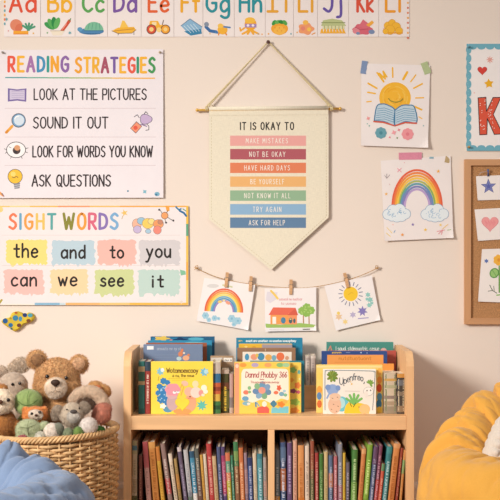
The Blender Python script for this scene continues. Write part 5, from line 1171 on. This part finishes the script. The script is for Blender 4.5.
# ------------------------------------------------------------------ beanbags
def beanbag(label, cx, cy, R, Hf, Hb, th_back, mat, seed, name='beanbag', mid=.37, yscale=1.0, seamcol='C98F33', A=1.0, roll=None, creases=()):
    """th_back: direction of the high back; Hf / Hb: rim height at front / back"""
    r = root(name, label, 'beanbag', (cx, cy, 0), 'beanbag chairs in front of the wall')
    nt, nr = 480, 170; rc = random.Random(seed); fine = [(rc.uniform(0, 360), rc.uniform(.4, 1.3)*(1 if seed < 4 else -1), rc.uniform(.005, .012), rc.uniform(.04, .08), rc.uniform(.3, .75)) for _ in range(34)]; vs = []; so = Vector((seed*3.1, seed*1.7, seed*.9)); sm = []
    for j in range(nr+1):
        t = j/nr
        for i in range(nt):
            th = 2*PI*i/nt
            c = .5+.5*math.cos(th-th_back); c = c*c*(3-2*c); H = Hf+(Hb-Hf)*c
            rim = R*(.80-.10*c)
            prof = [(0, 0), (R*.82, 0), (R*.96, H*.10), (R*1.0, H*.34), (R*(.985-.02*c), H*.62), (R*(.93-.05*c), H*.84), (rim+R*.02, H*.965), (rim-R*.08, H), (rim-R*.20, H*.965), (rim-R*.30, H*.88), (rim-R*.40, mid+.25*(H-mid)), (R*.25, mid), (0, mid-.01)]
            q = t*(len(prof)-1); k = min(int(q), len(prof)-2); u = q-k
            p0, p1, p2, p3 = prof[max(k-1, 0)], prof[k], prof[k+1], prof[min(k+2, len(prof)-1)]
            rr, z = [.5*((2*b)+(-a+c2)*u+(2*a-5*b+4*c2-d)*u*u+(-a+3*b-3*c2+d)*u**3) for a, b, c2, d in zip(p0, p1, p2, p3)]
            rr = max(rr, 0)
            tw = th+.55*t
            f1 = noise.noise(Vector((math.cos(tw)*2.6, math.sin(tw)*2.6, t*1.3))+so)
            f2 = noise.noise(Vector((math.cos(tw+.9*t)*5.2, math.sin(tw+.9*t)*5.2, t*2.4))+so*2)
            f3 = noise.noise(Vector((math.cos(th)*9, math.sin(th)*9, t*7))+so)
            w = min(1, max(0, (t-.12)/.15))*min(1, max(0, (1-t)/.12))
            g1 = 1-math.exp(-abs(f1)*9); g2 = 1-math.exp(-abs(f2)*8)
            d = w*A*(.016*(g1-.75)+.010*(g2-.75)+.004*f3)
            for c0, sl, dp, wd_ in creases:
                dx = (th-math.radians(c0)-sl*(t-.5)+PI) % (2*PI)-PI
                e = math.exp(-dx/wd_) if dx > 0 else math.exp(dx/(wd_*.14))
                d -= w*dp*.95*(e-.12)
            for c0, sl, dp, wd_, tm in fine:
                dx = (th-math.radians(c0)-sl*(t-tm)+PI) % (2*PI)-PI
                if abs(dx) < .5:
                    e = math.exp(-dx/wd_) if dx > 0 else math.exp(dx/(wd_*.2))
                    d -= w*dp*e*math.exp(-((t-tm)/.16)**2)
            vs.append((cx+(rr+d*(.75 if t < .62 else .35))*math.cos(th), cy+(rr+d*(.75 if t < .62 else .35))*math.sin(th)*yscale, max(0.001, z+d*(.15 if t < .35 else .9)*(t > .05))))
    fs = [(j*nt+i, j*nt+(i+1) % nt, (j+1)*nt+(i+1) % nt, (j+1)*nt+i) for j in range(nr) for i in range(nt)]
    m = MB(); m.add(vs, fs, mat, True)
    if roll:                # the fat front roll of the seat
        rp, rz, rt, a0, a1 = roll; n1, n2 = 260, 60; rv = []; rw = []
        wr = [(rc.uniform(0, 1), rc.uniform(.006, .013), rc.uniform(.008, .02), rc.uniform(1.2, 2.6)) for _ in range(30)]
        for i in range(n1+1):
            best = (0, 2.0)
            for c0, dp, wd_, gm in wr:
                dx = i/n1-c0; e = dp*(math.exp(-dx/wd_) if dx > 0 else math.exp(dx/(wd_*.25)))
                if e > best[0]: best = (e, gm)
            rw.append((best[0], 2.0))
        for i in range(n1+1):
            th = math.radians(a0+(a1-a0)*i/n1); e = min(1, i/n1*7, (1-i/n1)*7); e = math.sqrt(max(0, 1-(1-e)**2))
            for j in range(n2):
                g = 2*PI*j/n2
                f1 = noise.noise(Vector((th*2.4, math.sin(g)*.9, math.cos(g)*.9+seed))); f2 = noise.noise(Vector((th*5+g*.5, math.sin(g)*1.5, math.cos(g)*1.5-seed)))
                q = rt*(.25+.75*e)+e*(.012*(1-math.exp(-abs(f1)*12))+.007*(1-math.exp(-abs(f2)*10))-.013-rw[i][0]*math.exp(-((g-rw[i][1])/.7)**2))
                rr = rp+q*math.cos(g); rv.append((cx+rr*math.cos(th), cy+rr*math.sin(th)*yscale, rz+q*1.1*math.sin(g)))
        rf = [(i*n2+j, i*n2+(j+1) % n2, (i+1)*n2+(j+1) % n2, (i+1)*n2+j) for i in range(n1) for j in range(n2)]
        rf += [tuple(range(n2))[::-1], tuple(n1*n2+j for j in range(n2))]
        m.add(rv, rf, mat, True)
    m.build('fabric_cover', r)
    for a in range(6):      # stitched panel seams
        i = (a*50+20) % nt; m = MB()
        m.tube([vs[j*nt+i] for j in range(14, 46)], .0016, M(seamcol, .8), 5); m.build('seam', r)
    return r
YM = fabric('E5A94A', .04); BM = fabric('7C90B0', .05)
beanbag('mustard yellow fabric beanbag with a high rumpled back, right of the bookshelf', .905, -.80, .405, .43, .62, math.radians(72), YM, 2.3, roll=(.305, .345, .122, 165, 375),
         creases=[(96, .9, .030, .16), (118, 1.1, .034, .15), (138, 1.0, .038, .17), (158, .9, .034, .14), (176, .8, .036, .16), (196, .7, .030, .15), (70, .6, .028, .15), (45, .4, .026, .2), (20, .3, .026, .2)])
beanbag('blue denim coloured beanbag at the lower left in front of the wicker basket', -.815, -1.30, .43, .44, .54, math.radians(125), BM, 5.1, seamcol='5F7BA8', roll=(.33, .38, .11, 165, 385),
         creases=[(88, -.7, .030, .17), (64, -.8, .034, .16), (44, -.9, .034, .18), (22, -.8, .032, .15), (2, -.7, .034, .16), (-18, -.6, .030, .15), (110, -.5, .028, .2), (140, -.4, .026, .2)])

# ------------------------------------------------------------------ knitted cushion on the yellow beanbag
r = root('knitted_cushion', 'cream chunky knitted cushion resting in the yellow beanbag', 'cushion', P(510, 470, -.86))
n = 130; vs = []; kc = P(513, 454, -.86); hw = .086
rot = Matrix.Rotation(math.radians(24), 3, 'Y') @ Matrix.Rotation(math.radians(-14), 3, 'X') @ Matrix.Rotation(math.radians(14), 3, 'Z')
for s_ in (-1, 1):
    for j in range(n+1):
        for i in range(n+1):
            u, v = i/n*2-1, j/n*2-1
            e = max(0, (1-u**4)*(1-v**4))**.45
            
            kn = abs(math.sin(u*7*PI/2+PI/2))**.7*abs(math.sin(v*7*PI/2+(PI/2)*(int(math.floor(u*3.5+.5)) % 2)))**.7
            h = s_*(e*.040+.010*kn*min(1, e*2.5))
            sh = 1-.06*(abs(u*v))-.05*(1-v*v)*abs(u)**2*0
            vs.append(kc+rot @ Vector((u*hw*sh, h, v*hw*sh)))
N1 = (n+1)*(n+1); fs = []
for s_ in (0, 1):
    for j in range(n):
        for i in range(n):
            a = s_*N1+j*(n+1)+i; q = (a, a+1, a+n+2, a+n+1)
            fs.append(q if s_ == 0 else q[::-1])
m = MB(); m.add(vs, fs, M('DDD2C6', .95, .08, 200, .3, 900, 0, .4, .1), True); m.build('knitted_cover', r)
